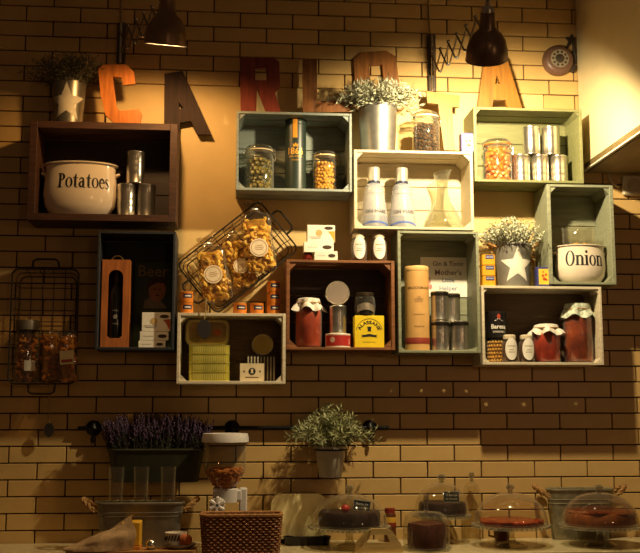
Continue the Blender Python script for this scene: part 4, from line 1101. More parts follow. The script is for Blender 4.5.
for (px, n, nms) in ((186.5, 2, ('orange jar under another at the near-black crate corner', 'orange jar on top of pair by the near-black crate')), (240, 1, ('single orange jar just right of tilted basket corner',)), (257, 1, ('single orange jar between its neighbour and the right stack',)), (273.5, 3, ('orange jar at the bottom of the stack of three', 'orange jar in the middle of the stack of three', 'orange jar on top of the stack of three'))):
    for i in range(n): mini_jar(nms[i], px, zb + i * (hh + .0006), ww * .98, hh)

# ================================================================== wire baskets with bags
def wire_basket(label, center, ang, L, Wd, dp, flip, loc_tag, taglabel):
    """open tray hung flat on the wall; long axis along local x, opening towards the room"""
    t = thing('wire_basket', label, 'basket', center, group='wire baskets hung on the wall', rot=(0, -ang, 0))
    def rr(w_, h_, y): return [(p[0], y, p[1]) for p in rrect(w_, h_, .03, 4)]
    part(t, 'rim', B().tube(rr(L, Wd, -dp), .0042, 6, closed=True), WIRE)
    part(t, 'base_ring', B().tube(rr(L * .90, Wd * .86, -.006), .003, 5, closed=True), WIRE)
    part(t, 'middle_ring', B().tube(rr(L * .95, Wd * .93, -dp * .5), .0022, 5, closed=True), WIRE)
    nx, nz = 9, 5
    for i in range(1, nx):
        x_ = -L / 2 + L * i / nx
        part(t, 'wire', B().tube([(x_, -dp, Wd / 2), (x_ * .9, -.006, Wd * .43), (x_ * .9, -.006, -Wd * .43), (x_, -dp, -Wd / 2)], .0019, 5), WIRE)
    for j in range(1, nz):
        z_ = -Wd / 2 + Wd * j / nz
        part(t, 'wire', B().tube([(-L / 2, -dp, z_), (-L * .45, -.0045, z_ * .86), (L * .45, -.0045, z_ * .86), (L / 2, -dp, z_)], .0019, 5), WIRE)
    for s in (-1, 1):
        hw = Wd * .2
        pts = [(s * L / 2, -dp, -hw), (s * (L / 2 + .035), -dp - .004, -hw * .95), (s * (L / 2 + .045), -dp - .005, -hw * .7), (s * (L / 2 + .045), -dp - .005, hw * .7), (s * (L / 2 + .035), -dp - .004, hw * .95), (s * L / 2, -dp, hw)]
        part(t, 'handle', B().tube(pts, .0052, 6), WIRE)
    return t
def px_len(a, b, d): return (P(*a, d) - P(*b, d)).length
DB = .085
c = P(238, 258.5, DB / 2); Lb = px_len((177, 264), (259, 200), DB) ; Wb = px_len((177, 264), (214, 318), DB) * .97
a_, b_ = P(177, 264, DB), P(259, 200, DB)
ang = math.atan2(b_.z - a_.z, b_.x - a_.x)
wire_basket('wire basket hung at a slant, holding three pasta bags', (c.x, -.012, c.z), ang, Lb, Wb, DB, 1, None, None)
def tag_disc(label, px, py0, py1, d, rz):
    p0, p1 = P(px[0], py0, d), P(px[1], py1, d)
    t = thing('hanging_tag', label, 'tag', p1, group='tags on strings')
    part(t, 'disc', B().lathe([(0, -.003), (rz, -.003), (rz * 1.03, 0), (rz, .003), (0, .003)], mtx=Matrix.Rotation(PI / 2, 4, 'X') @ Matrix.Diagonal((.85, 1.2, 1, 1)), seg=28), M('tag_wood', '1E120A', .8, 0, .3, 20))
    part(t, 'string', B().tube([p0 - p1, (p0 - p1) * .5 + Vector((.002, 0, 0)), Vector((0, 0, rz))], .0022, 5), M('string', 'A88E58', .9))
tag_disc('dark oval wooden tag on string before the small white crate', (206, 204), 298, 329, .235, .036)
# the left basket hangs upright
c = P(46, 327, DB / 2); Lb2 = px_len((46, 268), (46, 386), DB) * .97; Wb2 = px_len((12, 327), (80, 327), DB) * .98
wire_basket('wire basket hung upright on the dim bricks at far left', (c.x, -.012, c.z), PI / 2, Lb2, Wb2, DB, 1, None, None)
tag_disc('oval wooden tag hanging below the far left wire basket', (49, 49), 384, 430, .05, .026)

PASTA = M('pasta', 'F0B42C', .45, 0, .15, 30, col2='FAD468')
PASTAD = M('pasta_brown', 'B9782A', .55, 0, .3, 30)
def pasta_bag(label, base_px, top_px, wpx, d, dp, seed, mat=PASTA, lab_z=.30, band=True, group='cellophane pasta bags', n=115, psz=.0185, neck=True, cat='bag'):
    p0, p1 = P(*base_px, d), P(*top_px, d)
    ax = p1 - p0; H = ax.length
    W_ = px_len((base_px[0] - wpx / 2, base_px[1]), (base_px[0] + wpx / 2, base_px[1]), d)
    tilt = math.atan2(ax.x, ax.z)
    t = thing('pasta_bag', label, cat, p0, group=group, rot=(0, tilt, 0))
    rnd = random.Random(seed)
    hw, hd = W_ / 2, dp / 2
    hb = H * .84 if neck else H
    def sup(a, e=.55):
        c_, s_ = math.cos(a), math.sin(a)
        return math.copysign(abs(c_) ** e, c_), math.copysign(abs(s_) ** e, s_)
    if neck: prof = [(0, 0), (.8, .0), (.98, H * .04), (1.0, H * .3), (.97, H * .55), (1.0, H * .72), (.85, hb * .97), (.45, hb), (.28, H * .875), (.30, H * .90), (.52, H * .95), (.55, H * .985), (.3, H)]
    else: prof = [(0, 0), (.85, .0), (1.0, H * .05), (1.0, H * .5), (.97, H * .8), (.85, H * .9), (.9, H * .94), (.92, H)]
    b = B(); seg = 36; rings = []
    for k, (q, z) in enumerate(prof):
        if q == 0: rings.append([b.m.verts.new((0, 0, z))]); continue
        rg = []
        for i in range(seg):
            a = 2 * PI * i / seg; sx, sy = sup(a, .6 if q > .6 else .9)
            wv = 1 + .03 * math.sin(3 * a + k * 1.7) + .02 * math.sin(7 * a + k)
            if q < .6: wv += .12 * math.sin(8 * a)
            rg.append(b.m.verts.new((hw * q * sx * wv, (hd * q if q > .6 else hw * q * .8) * sy * wv, z + (.004 * math.sin(4 * a) if k > 9 else 0))))
        rings.append(rg)
    for A, C in zip(rings, rings[1:]):
        for i in range(seg):
            j = (i + 1) % seg
            if len(A) == 1: b.m.faces.new((A[0], C[j], C[i]))
            else: b.m.faces.new((A[i], A[j], C[j], C[i]))
    part(t, 'film', b, FILM)
    if neck: part(t, 'neck_tie', B().lathe([(hw * .29, H * .872), (hw * .34, H * .878), (hw * .34, H * .893), (hw * .29, H * .9)], seg=20), M('tie_silver', 'D8D0C0', .3, .4))
    b = B()
    fh = hb * .93
    for k in range(n):
        z = psz + (fh - 2 * psz) * (k + rnd.random()) / n
        a = rnd.uniform(0, 2 * PI); sx, sy = sup(a, .6); q = rnd.uniform(.78, .9) if rnd.random() < .75 else rnd.uniform(.2, .7)
        y_ = (hd - psz * .8) * q * sy
        pasta_piece(b, ((hw - psz * .9) * q * sx, y_, z), psz * rnd.uniform(.7, .95), rnd)
    part(t, 'pasta', b, mat, kind='stuff')
    part(t, 'inner_pasta', B().box((0, 0, fh * .5), (hw * 1.3, hd * 1.1, fh * .92), bev=hd * .3), M('pasta_core', 'C08A1E', .7, 0, .3, 60, .6), kind='stuff')
    if band:
        lr = hw * .60
        lb = part(t, 'round_label', B().prism([ellipse(0, H * lab_z, lr, lr, 28)], -hd * 1.10, -hd * 1.10 - .001), M('label_blush', 'E2CFAE', .6))
        part(lb, 'label_ring', B().prism([ellipse(0, H * lab_z, lr * .86, lr * .86, 28), ellipse(0, H * lab_z, lr * .78, lr * .78, 28)], -hd * 1.10 - .0016, -hd * 1.10 - .0016), M('label_line', 'B08A5A', .6), False)
        b = B()
        for q in (.2, 0, -.2): b.box((0, -hd * 1.10 - .0016, H * lab_z + q * lr), (lr * (1.0 - abs(q)), .0006, lr * .06))
        part(lb, 'print_line', b, M('label_line', 'B08A5A', .6), False)
    return t
pasta_bag('pasta bag leaning lowest and leftmost in the slanted basket', (219, 301), (205, 237), 31, .105, .065, 21, lab_z=.40)
pasta_bag('middle pasta bag in the slanted basket', (247, 288), (229, 226), 25, .066, .055, 22, lab_z=.34)
pasta_bag('pasta bag highest and rightmost in the slanted basket', (262, 273), (253, 202), 31, .105, .065, 23, lab_z=.34)
# far left basket contents
x, zbb, ww, hh = it(14, 40, 320, 384, .06)
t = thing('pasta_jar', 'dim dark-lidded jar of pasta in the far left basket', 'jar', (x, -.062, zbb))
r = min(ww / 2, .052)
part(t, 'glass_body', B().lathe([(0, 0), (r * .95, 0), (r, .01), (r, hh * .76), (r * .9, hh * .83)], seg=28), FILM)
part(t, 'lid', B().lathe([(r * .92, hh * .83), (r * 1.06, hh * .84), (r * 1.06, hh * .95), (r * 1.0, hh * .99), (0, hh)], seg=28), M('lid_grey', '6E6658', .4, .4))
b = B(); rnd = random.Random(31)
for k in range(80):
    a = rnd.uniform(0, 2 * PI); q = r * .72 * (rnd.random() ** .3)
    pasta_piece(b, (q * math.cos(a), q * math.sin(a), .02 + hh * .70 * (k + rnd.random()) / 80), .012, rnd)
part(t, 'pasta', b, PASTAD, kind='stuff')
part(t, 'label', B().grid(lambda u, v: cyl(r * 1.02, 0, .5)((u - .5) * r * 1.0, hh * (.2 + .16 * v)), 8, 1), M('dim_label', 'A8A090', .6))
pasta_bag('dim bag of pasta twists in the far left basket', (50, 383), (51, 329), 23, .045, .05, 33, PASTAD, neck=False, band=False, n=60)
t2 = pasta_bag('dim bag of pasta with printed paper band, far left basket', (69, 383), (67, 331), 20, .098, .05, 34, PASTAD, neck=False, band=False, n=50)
part(t2, 'paper_band', B().box((0, -.032, .115), (.062, .002, .062)), M('band_paper', 'BDAE8A', .6), False)
part(t2, 'band_print', B().box((0, -.0335, .10), (.05, .001, .012)), M('band_red', '8A3020', .6), False)

# ================================================================== dial on the wall
c = P(557.5, 61, .02)
t = thing('dial_case', 'round brown dial case with dark strap beside the hood', 'dial', (c.x, -.010, c.z))
r = px_len((542.5, 61), (572.5, 61), .03) / 2
part(t, 'case', B().lathe([(0, 0), (r, 0), (r * 1.02, .012), (r * .98, .03), (r * .85, .042), (r * .68, .046), (0, .046)], mtx=rm, seg=48), M('brown_bakelite', '6E5040', .4, 0, .1))
part(t, 'dial_ring', B().lathe([(r * .60, .046), (r * .60, .050), (r * .30, .050), (r * .30, .046)], mtx=rm, seg=40), M('silver_dial', 'C0B49C', .35, .5))
for k in range(10):
    a = 2 * PI * k / 10
    part(t, 'finger_hole', B().lathe([(0, .0512), (r * .085, .0512), (r * .085, .0502)], c=(r * .45 * math.cos(a), 0, r * .45 * math.sin(a)), mtx=rm, seg=12), M('dial_dark', '4A4038', .5))
part(t, 'hub', B().lathe([(r * .29, .046), (r * .27, .054), (r * .1, .058), (0, .058)], mtx=rm, seg=28), M('hub_dark', '5A5248', .3, .5))
c0 = P(577, 28, .03) - Vector((c.x, -.010, c.z))
pts = [(r * .55, -.01, r * .75), (r * .85, -.015, r * 1.3), (r * .98, -.015, r * 1.75), (r * 1.12, -.012, r * 1.5), (r * 1.10, -.012, r * .9), (r * 1.22, -.01, r * .3), (r * 1.18, -.01, -.1 * r), (r * 1.0, -.008, -.25 * r)]
part(t, 'strap', B().tube(pts, .0075, 6), M('strap_dark', '33281E', .6))
part(t, 'strap_end', B().tube([(r * .85, -.014, r * 1.3), (r * .62, -.014, r * 1.62)], .006, 6), M('strap_dark', '33281E', .6))
part(t, 'bracket', B().box((r * 1.0, -.012, -.5 * r), (r * .35, .024, r * .5), rot=Matrix.Rotation(.5, 3, 'Y'), bev=.004), M('strap_dark', '33281E', .6), False)

# ================================================================== rail with its plants
DR = .032
x0, x1 = P(78, 428, DR).x, P(389, 428, DR).x; zr = P(232, 428, DR).z
t = thing('wall_rail', 'black iron rail running along the bricks under the crates', 'rail', ((x0 + x1) / 2, -DR, zr))
part(t, 'bar', B().tube([((x0 - x1) / 2, 0, 0), ((x1 - x0) / 2, 0, 0)], .0095, 10), BLACK)
for px in (93, 232, 370):
    xx = P(px, 428, DR).x - (x0 + x1) / 2
    part(t, 'bracket', B().tube([(xx, DR - .009, 0), (xx, 0, 0)], .008, 8), BLACK)
    part(t, 'rosette', B().lathe([(0, 0), (.034, 0), (.036, .004), (.028, .010), (.014, .016), (0, .017)], c=(xx, DR - .009, 0), mtx=rm, seg=28), BLACK)
    part(t, 'finial', B().lathe([(0, -.07), (.008, -.065), (.010, -.05), (.006, -.035), (.012, -.02), (.022, 0), (.012, .024), (0, .034)], c=(xx, -.002, 0), seg=18), BLACK)
LAV = M('lavender_bloom', '4C3650', .8, 0, .35, 50)
LAVS = M('lavender_stem', '2E2A1E', .8, 0, .3)
x0, x1 = P(108, 460, .11).x, P(204, 460, .11).x; z1 = P(155, 449.5, .11).z; z0 = P(155, 482, .11).z
L_ = x1 - x0; H_ = z1 - z0
t = thing('lavender_trough', 'dark green trough of purple lavender hung on the rail', 'planter', ((x0 + x1) / 2, -.108, z0))
def trough(b, L, D, H, ex, th=.004):
    for s in (1,):
        o0 = [(p[0], p[1]) for p in rrect(L - ex, D - ex, .04, 5)]; o1 = [(p[0], p[1]) for p in rrect(L, D, .045, 5)]
        i1 = [(p[0], p[1]) for p in rrect(L - th * 2, D - th * 2, .042, 5)]; i0 = [(p[0], p[1]) for p in rrect(L - ex - th * 2, D - ex - th * 2, .038, 5)]
        rings = [[b.m.verts.new((p[0], p[1], z)) for p in rg] for rg, z in ((o0, 0), (o1, H), (i1, H), (i0, th))]
        n = len(o0)
        for A, C in zip(rings, rings[1:]):
            for i in range(n): b.m.faces.new((A[i], A[(i + 1) % n], C[(i + 1) % n], C[i]))
        b.m.faces.new(rings[0]); b.m.faces.new(rings[-1])
    return b
GREENT = M('dark_green_tin', '3E3E2C', .5, .3, .15)
part(t, 'trough', trough(B(), L_, .115, H_, .05), GREENT)
part(t, 'rim', B().tube([(p[0], p[1], H_) for p in rrect(L_, .115, .045, 5)], .005, 6, closed=True), GREENT)
part(t, 'soil', B().prism([rrect(L_ - .02, .098, .04)], H_ - .03, H_ - .02, fn=lambda c: (c.x, c.z, c.y)), SOIL)
for s in (-1, 1):
    xx = s * L_ * .36
    part(t, 'hook', B().tube([(xx, .054, H_ - .02), (xx, .058, H_ + .01), (xx, .062, zr - z0 - .012), (xx, .074, zr - z0 + .014), (xx, .090, zr - z0 + .008)], .003, 6), BLACK)
rnd = random.Random(17)
st, fl, lv = B(), B(), B()
for k in range(420):
    xx = rnd.uniform(-L_ / 2 * .97, L_ / 2 * .97); yy = rnd.uniform(-.042, .042)
    hh = rnd.uniform(.07, .165) * (1 - .25 * (abs(xx) / (L_ / 2)) ** 3)
    lx = rnd.gauss(0, .018) + xx * .12; ly = min(.03, rnd.gauss(-.004, .012))
    p0 = Vector((xx, yy, H_ - .025)); p1 = Vector((xx + lx, yy + ly, H_ + hh))
    st.tube([p0, p1], [.0014, .0008], 3, cap=False)
    for q in range(7):
        p = p1.lerp(p0, q * .055)
        fl.ball(p + Vector((rnd.gauss(0, .0022), rnd.gauss(0, .0022), 0)), .0036 * rnd.uniform(.7, 1.2), 0, (1, 1, 1.5))
    for q in range(6):
        p = p0.lerp(p1, .1 + .1 * q); dr = Vector((rnd.gauss(0, 1), rnd.gauss(0, 1), 1.3)).normalized()
        sd = dr.cross(Vector((rnd.gauss(0, 1), rnd.gauss(0, 1), .1))).normalized() * .002
        lv.quad(p, p + dr * .012 + sd, p + dr * .026, p + dr * .012 - sd)
part(t, 'stems', st, LAVS, False, kind='stuff'); part(t, 'blossom', fl, LAV, False, kind='stuff'); part(t, 'foliage', lv, LAVS, False, kind='stuff')
x, zb, ww, hh = it(314, 346, 446, 477, .14)
t = thing('hanging_pot', 'whitish pot of bushy rosemary hung on the rail', 'plant', (x, -.15, zb))
r = ww / 2
part(t, 'pot', B().lathe([(0, 0), (r * .66, 0), (r * .7, .004), (r * .95, hh), (r * 1.02, hh), (r * 1.02, hh - .012), (r * .96, hh - .012)], seg=32), M('white_pot', 'B9AE98', .5))
part(t, 'soil', B().lathe([(r * .94, hh - .008), (0, hh - .004)], seg=24), SOIL)
part(t, 'hanger_ring', B().tube([(r * 1.03 * math.cos(a), r * 1.03 * math.sin(a), hh - .016) for a in [2 * PI * i / 32 for i in range(32)]], .004, 6, closed=True), BLACK)
part(t, 'hook', B().tube([(0, r * 1.03, hh - .016), (0, r * 1.03 + .004, hh + .02), (0, .104, zr - zb + .005), (0, .117, zr - zb + .013), (0, .126, zr - zb + .010)], .003, 6), BLACK)
sprig_plant(t, random.Random(23), 170, r * .8, .205, .20, hh - .01, LEAF_OLIVE, STEMM, leaf=.034, lw=.0030, leaves=17, droop=.75, ymax=.13)

# ================================================================== worktop, left side
ZK = ZC + .0006
def tub(label, x0, x1, yt, d, dep, mat, group, ex=.05, ropes=(1, 1)):
    xa, xb = P(x0, yt, d).x, P(x1, yt, d).x; zt = P((x0 + x1) / 2, yt, d).z
    L, H = xb - xa, zt - ZK
    t = thing('zinc_tub', label, 'tub', ((xa + xb) / 2, -d + 0.0, ZK), group=group)
    part(t, 'body', trough(B(), L, dep, H, ex), mat)
    part(t, 'rim', B().tube([(p[0], p[1], H) for p in rrect(L, dep, .045, 5)], .0055, 6, closed=True), mat)
    for q in (.72, .80):
        part(t, 'ridge', B().tube([(p[0], p[1], H * q) for p in rrect(L - ex * (1 - q), dep - ex * (1 - q), .045, 5)], .0028, 5, closed=True), mat)
    for s, on in zip((-1, 1), ropes):
        if not on: continue
        b = B()
        for q in range(2):
            pts = []
            for k in range(17):
                a = PI * k / 16; tw = k * 1.5 + q * PI
                pts.append((s * (L / 2 + .004 + .055 * math.sin(a)) + .006 * math.cos(tw), .045 * math.cos(a), H - .03 + .045 * math.sin(a) + .006 * math.sin(tw)))
            b.tube(pts, .0075, 6)
        part(t, 'rope_handle', b, ROPE)
    return t, (xa + xb) / 2, L, H
t, xt, Lt, Ht = tub('dim zinc tub with rope handles under the lavender', 97, 184, 502.5, .245, .12, TINDARK, 'zinc tubs on the worktop')
part(t, 'inner_tray', B().prism([rrect(Lt - .06, .075, .03)], Ht * .50, Ht * .50 + .008, fn=lambda c: (c.x, c.z, c.y)), M('tray_wood', '5A4430', .7), False)
zg = ZK + Ht * .50 + .009
g0 = None
for px, lb in ((116, 'tall clear glass in the zinc tub, left of three'), (141, 'tall clear glass in the zinc tub, middle of three'), (168, 'tall clear glass in the zinc tub, right of three')):
    hg = P(px, 467, .245).z - zg; r = .034
    x = P(px, 490, .245).x
    if g0 is None:
        g0 = solo('drinking_glass', lb, 'glass', B().lathe([(0, .002), (r * .72, 0), (r * .76, .01), (r, hg), (r * .96, hg), (r * .72, .014), (0, .014)], seg=28), glass('dome_glass', 'F6F3E6', .02, 2.6, .13), (x, -.245, zg), 'glasses in the tub')
    else: another(g0, lb, (x, -.245, zg))
# cereal dispenser
x, zb, ww, hh = it(201, 248.5, 433, 520, .235, ZK)
t = thing('cereal_dispenser', 'white-lidded clear cereal dispenser behind the wicker basket', 'dispenser', (x, -.235, ZK))
def zrow(py, d=.235): return P(225, py, d).z - ZK
zl0, zl1, zc0, zb0 = zrow(441), zrow(433), zrow(488), zrow(520)
r = ww / 2
WPL = M('white_plastic', 'D8D0C8', .35, 0, .03)
part(t, 'lid', B().lathe([(r * .90, zl0 - .006), (r * 1.0, zl0 - .004), (r * 1.0, zl0 + .010), (r * .95, zl1 - .002), (r * .6, zl1), (0, zl1)], seg=44), WPL)
part(t, 'clear_hopper', B().lathe([(r * .90, zl0 - .006), (r * .88, zrow(462)), (r * .84, zrow(472)), (r * .66, zrow(481)), (r * .42, zrow(487)), (r * .38, zrow(490))], seg=44), GLASS)
zf = zrow(471)
b = B(); rnd = random.Random(41)
prof = [(.33, zrow(489)), (.58, zrow(481)), (.76, zrow(473)), (.80, zf)]
part(t, 'cereal_bed', B().lathe([(0, zrow(489))] + [(r * a * .95, z) for a, z in prof] + [(r * .5, zf + .006), (0, zf + .010)], seg=36), M('cereal_core', 'A8601E', .8, 0, .3, 60, .6), kind='stuff')
for k in range(330):
    s = rnd.random(); a = rnd.uniform(0, 2 * PI)
    if s < .6:
        q = rnd.random() * 3; i0 = min(2, int(q)); f = q - i0
        rad = prof[i0][0] + (prof[i0 + 1][0] - prof[i0][0]) * f; z = prof[i0][1] + (prof[i0 + 1][1] - prof[i0][1]) * f; rad *= r * .97
    else: rad = r * .78 * math.sqrt(rnd.random()); z = zf + .008 * rnd.random() + .004
    b.ball((rad * math.cos(a), rad * math.sin(a), z), .0075 * rnd.uniform(.7, 1.2), 0, (1, .8, .55), Matrix.Rotation(rnd.uniform(0, 3), 3, 'X') @ Matrix.Rotation(rnd.uniform(0, 3), 3, 'Z'))
part(t, 'cereal', b, M('cereal', 'C8782A', .7, 0, .3, 40), False, kind='stuff')
part(t, 'collar', B().lathe([(r * .40, zrow(502)), (r * .44, zrow(502)), (r * .46, zrow(489)), (r * .40, zrow(488))], c=(r * .12, 0, 0), seg=32), WPL)
part(t, 'column', B().box((r * .78, .02, zrow(488) / 2), (r * .34, .07, zrow(488)), bev=.006), WPL, False)
part(t, 'shoulder', B().box((r * .42, .01, zrow(495)), (r * .6, .06, zrow(489) - zrow(500)), bev=.005), WPL, False)
part(t, 'base', B().prism([rrect(r * 1.7, .10, .03)], 0, .016, fn=lambda c: (c.x, c.z, c.y)), WPL)
kn = part(t, 'turn_knob', B().lathe([(0, .02), (.030, .018), (.034, .006), (.030, 0), (0, 0)], mtx=rm, seg=28), WPL)
kn.location = (-r * .30, -.036, zrow(504))
for k in range(3):
    part(kn, 'knob_wing', B().box((0, -.022, 0), (.075, .014, .016), rot=Matrix.Rotation(.6 + k * 2 * PI / 3, 3, 'Y') @ Matrix.Translation((0, 0, 0)).to_3x3(), bev=.004), WPL, False)
part(t, 'axle', B().tube([(-r * .30, -.052, zrow(504)), (-r * .30, .02, zrow(504))], .010, 10), WPL)
part(t, 'chute', B().box((-r * .30, .0, zrow(497)), (r * .36, .06, zrow(489) - zrow(508)), bev=.004), WPL, False)
# wicker basket
x, zb, ww, hh = it(199, 283, 514, 556, .385, ZK)
t = thing('wicker_basket', 'brown wicker basket in front of the cereal dispenser', 'basket', (x, -.388, ZK))
n = 15; dep = .14
WK = M('wicker', '8A5A30', .65, 0, .35, 60, .3)
b = B()
base = rrect(ww * .95, dep * .95, .035, 6)
dense = []
for i in range(len(base)):
    p, q = Vector((base[i][0], base[i][1])), Vector((base[(i + 1) % len(base)][0], base[(i + 1) % len(base)][1]))
    m = max(1, int((q - p).length / .009))
    for k in range(m): dense.append(p.lerp(q, k / m))
for k in range(n):
    z = .006 + (hh - .012) * k / (n - 1); sc = .93 + .07 * k / (n - 1)
    pts = []
    for i, p in enumerate(dense):
        nrm = Vector((p.x * .35, p.y, 0)).normalized() if p.length else Vector((1, 0, 0))
        off = .0035 * math.sin(i * PI / 1.5 + k * PI)
        pts.append((p.x * sc + nrm.x * off, p.y * sc + nrm.y * off, z))
    b.tube(pts, hh / n * .52, 5, closed=True)
part(t, 'woven_wall', b, WK, kind='stuff')
b = B()
for i in range(0, len(dense), 3):
    p = dense[i]; b.tube([(p.x * .93, p.y * .93, .002), (p.x, p.y, hh)], .0035, 5)
part(t, 'upright_stake', b, M('wicker_dark', '5E3A1E', .7, 0, .3), kind='stuff')
part(t, 'lining', B().prism([rrect(ww * .86, dep * .84, .03, 5)], .004, hh * .9, fn=lambda c: (c.x, c.z, c.y)), M('wicker_inside', '3A2414', .8), False)
part(t, 'rim', B().tube([(p[0] * 1.0, p[1] * 1.0, hh) for p in rrect(ww * .96, dep * .96, .035, 6)], .007, 6, closed=True), M('wicker_rim', '9C6A38', .6, 0, .3, 50))
# board, cloth, cheese, knob, plate
x, zb, ww, hh = it(68, 197, 546.5, 553, .38, ZK)
solo('serving_board', 'long wooden serving board at the lower left of worktop', 'board', B().prism([rrect(ww, .14, .02, 4)], 0, .018, fn=lambda c: (c.x, c.z, c.y)), wood('board_wood', 'A87A44', .25), (x, -.39, ZK), smooth=False)
zs = ZK + .0186
x, _, ww, hh = it(119, 138, 521, 549, .38, zs)
t = thing('cheese_wedge', 'yellow cheese block with orange rind under the napkin', 'cheese', (x + .012, -.365, zs))
part(t, 'paste', B().box((0, 0, hh * .56), (ww, .09, hh * .86), bev=.004), M('cheese_yellow', 'E0A828', .5, 0, .1), False)
part(t, 'rind', B().box((0, 0, hh * .06), (ww * 1.02, .092, hh * .12), bev=.002), M('cheese_rind', 'C87A24', .6), False)
x0, x1 = P(65, 545, .40).x, P(134, 545, .40).x
zt = P(132, 517, .39).z
b = B()
def nap(u, v):
    xx = x0 + (x1 - x0) * u
    H = .012 + (zt - zs) * (u ** 1.2) * 1.05
    a = PI * v
    wd = (.05 + .035 * math.sin(PI * min(1, u * 1.1))) * (1 - .35 * u ** 5)
    fold = 1 + .10 * math.sin(9 * a + 6 * u) * u + .06 * math.sin(15 * u + 4 * v)
    return (xx + .012 * math.sin(5 * a) * u, -.405 - wd * math.cos(a) * fold * .8, zs + .002 + H * (math.sin(a) ** .6 if 0 < v < 1 else 0) * (.93 + .07 * math.sin(11 * u + 7 * v)))
b.grid(nap, 40, 26)
solo('folded_napkin', 'beige cloth napkin draped over the cheese on the board', 'napkin', b, M('beige_linen', 'B08E64', .9, 0, .15, 60, .4))
x = P(151, 540, .40).x
t = thing('pepper_pot', 'small round steel pot on the board right of the cheese', 'pot', (x, -.40, zs))
part(t, 'body', B().lathe([(0, 0), (.012, 0), (.02, .010), (.022, .02), (.017, .034), (.006, .042), (0, .043)], seg=24), STEEL)
part(t, 'foot', B().lathe([(0, 0), (.017, 0), (.017, .003), (.012, .006)], seg=24), M('dark_metal_lid', '5A4E40', .3, .8))
x, _, ww, _h = it(163, 196, 541, 546, .37, zs)
solo('grey_plate', 'grey rectangular plate on the right end of the board', 'plate', B().lathe([(0, .003), (.7, .002), (1.0, .016), (1.03, .019), (1.0, .013), (.72, 0), (0, 0)], seg=40, mtx=Matrix.Diagonal((ww / 2 / 1.03, .062, 1, 1))), M('grey_ceramic', '8A8078', .35), (x, -.37, zs))
x, _, ww, hh = it(165, 187, 532, 541, .36, zs + .004)
t = thing('patterned_bowl', 'small patterned bowl on the grey plate', 'bowl', (x, -.37, zs + .0045))
r = ww / 2
part(t, 'bowl', B().lathe([(0, 0), (r * .45, 0), (r * .85, hh * .5), (r, hh), (r * .95, hh), (r * .8, hh * .55), (0, .006)], seg=32), M('bowl_cream', 'D8CBB4', .4))
for k in range(9):
    part(t, 'stripe', B().box((0, 0, 0), (.006, .0012, hh * .42), rot=Matrix.Rotation(.35, 3, 'Y')), INK, False).location = ((r * .96) * math.sin(-1.2 + k * .3), -(r * .96) * math.cos(-1.2 + k * .3), hh * .68)
x, _, ww, hh = it(179, 193, 535, 541, .36, zs + .006)
solo('orange_slice', 'orange bread piece lying beside the patterned bowl', 'bread', B().ball((0, 0, hh * .55), 1, 2, (ww / 2, .018, hh * .55)), M('bread_orange', 'B8602A', .7, 0, .3, 40, .4), (x, -.405, zs + .012))
# toaster and black tray
x, zb, ww, hh = it(270.5, 327, 493, 548, .07, ZK)
t = thing('toaster', 'cream rounded toaster behind the first cake stand', 'toaster', (x, -.072, ZK))
hb_ = hh
lp = rrect(ww, hb_ - .02, .055, 8, 0, (hb_ - .02) / 2 + .02)
part(t, 'body', B().prism([lp], -.055, .055), M('cream_enamel', 'FBEAAC', .3, 0, .05, coat=.4))
part(t, 'base', B().box((0, 0, .012), (ww * .9, .08, .024), bev=.003), BLACK, False)
part(t, 'slot', B().box((0, 0, hb_ + .0004), (ww * .6, .03, .002)), INK, False)
part(t, 'lever', B().box((ww / 2 + .006, -.03, hb_ * .6), (.012, .03, .014), bev=.003), BLACK, False)
x, zb, ww, hh = it(284, 331, 537.5, 547, .19, ZK)
t = thing('black_tray', 'black rectangular tray lying in front of the toaster', 'tray', (x, -.165, ZK))
part(t, 'tray', trough(B(), ww, .085, max(.03, hh), .012), M('tray_black', '16171B', .35))
part(t, 'rim', B().tube([(p[0], p[1], max(.03, hh)) for p in rrect(ww, .085, .04, 5)], .003, 5, closed=True), M('tray_black', '16171B', .35))

# ================================================================== cake stands
CHOC = M('chocolate_cake', '2E1610', .55, 0, .4, 30, .5)
BROWNC = M('brown_cake', '5A2C18', .6, 0, .35, 40, .5)
TART = M('red_tart', '8A3018', .3, 0, .5, 30, .4)
CRUST = M('pastry_crust', '8E4C1E', .6, 0, .3, 30, .4)
SLATE = M('slate_sign', '1C1C1A', .7)
def cake_stand(label, cxp, wpx, plate_row, d, seg=40):
    p = P(cxp, plate_row, d); r = px_len((cxp - wpx / 2, plate_row), (cxp + wpx / 2, plate_row), d) / 2
    H = p.z - ZK
    t = thing('cake_stand', label, 'cake stand', (p.x, -d, ZK), group='glass cake stands')
    part(t, 'plate', B().lathe([(0, H - .006), (r * .9, H - .006), (r * .97, H - .010), (r, H + .004), (r * .985, H + .006), (r * .95, H), (0, H)], seg=64), GLASS)
    b = B()
    for i in range(48): b.ball((r * .99 * math.cos(2 * PI * i / 48), r * .99 * math.sin(2 * PI * i / 48), H - .002), r * .028, 1)
    part(t, 'beaded_edge', b, glass('bead_glass', 'E0DECB', .05, 4.0), kind='stuff')
    part(t, 'stem', B().lathe([(r * .16, H - .007), (r * .10, H - .02), (r * .085, H * .5), (r * .12, H * .25), (r * .20, .02)], seg=28), glass('stem_glass', 'E8E4D0', .05, 3.0))
    part(t, 'foot', B().lathe([(r * .20, .02), (r * .34, .010), (r * .40, .004), (r * .40, 0), (0, 0)], seg=36), glass('stem_glass', 'E8E4D0', .05, 3.0))
    return p.x, -d, p.z + .0012, r
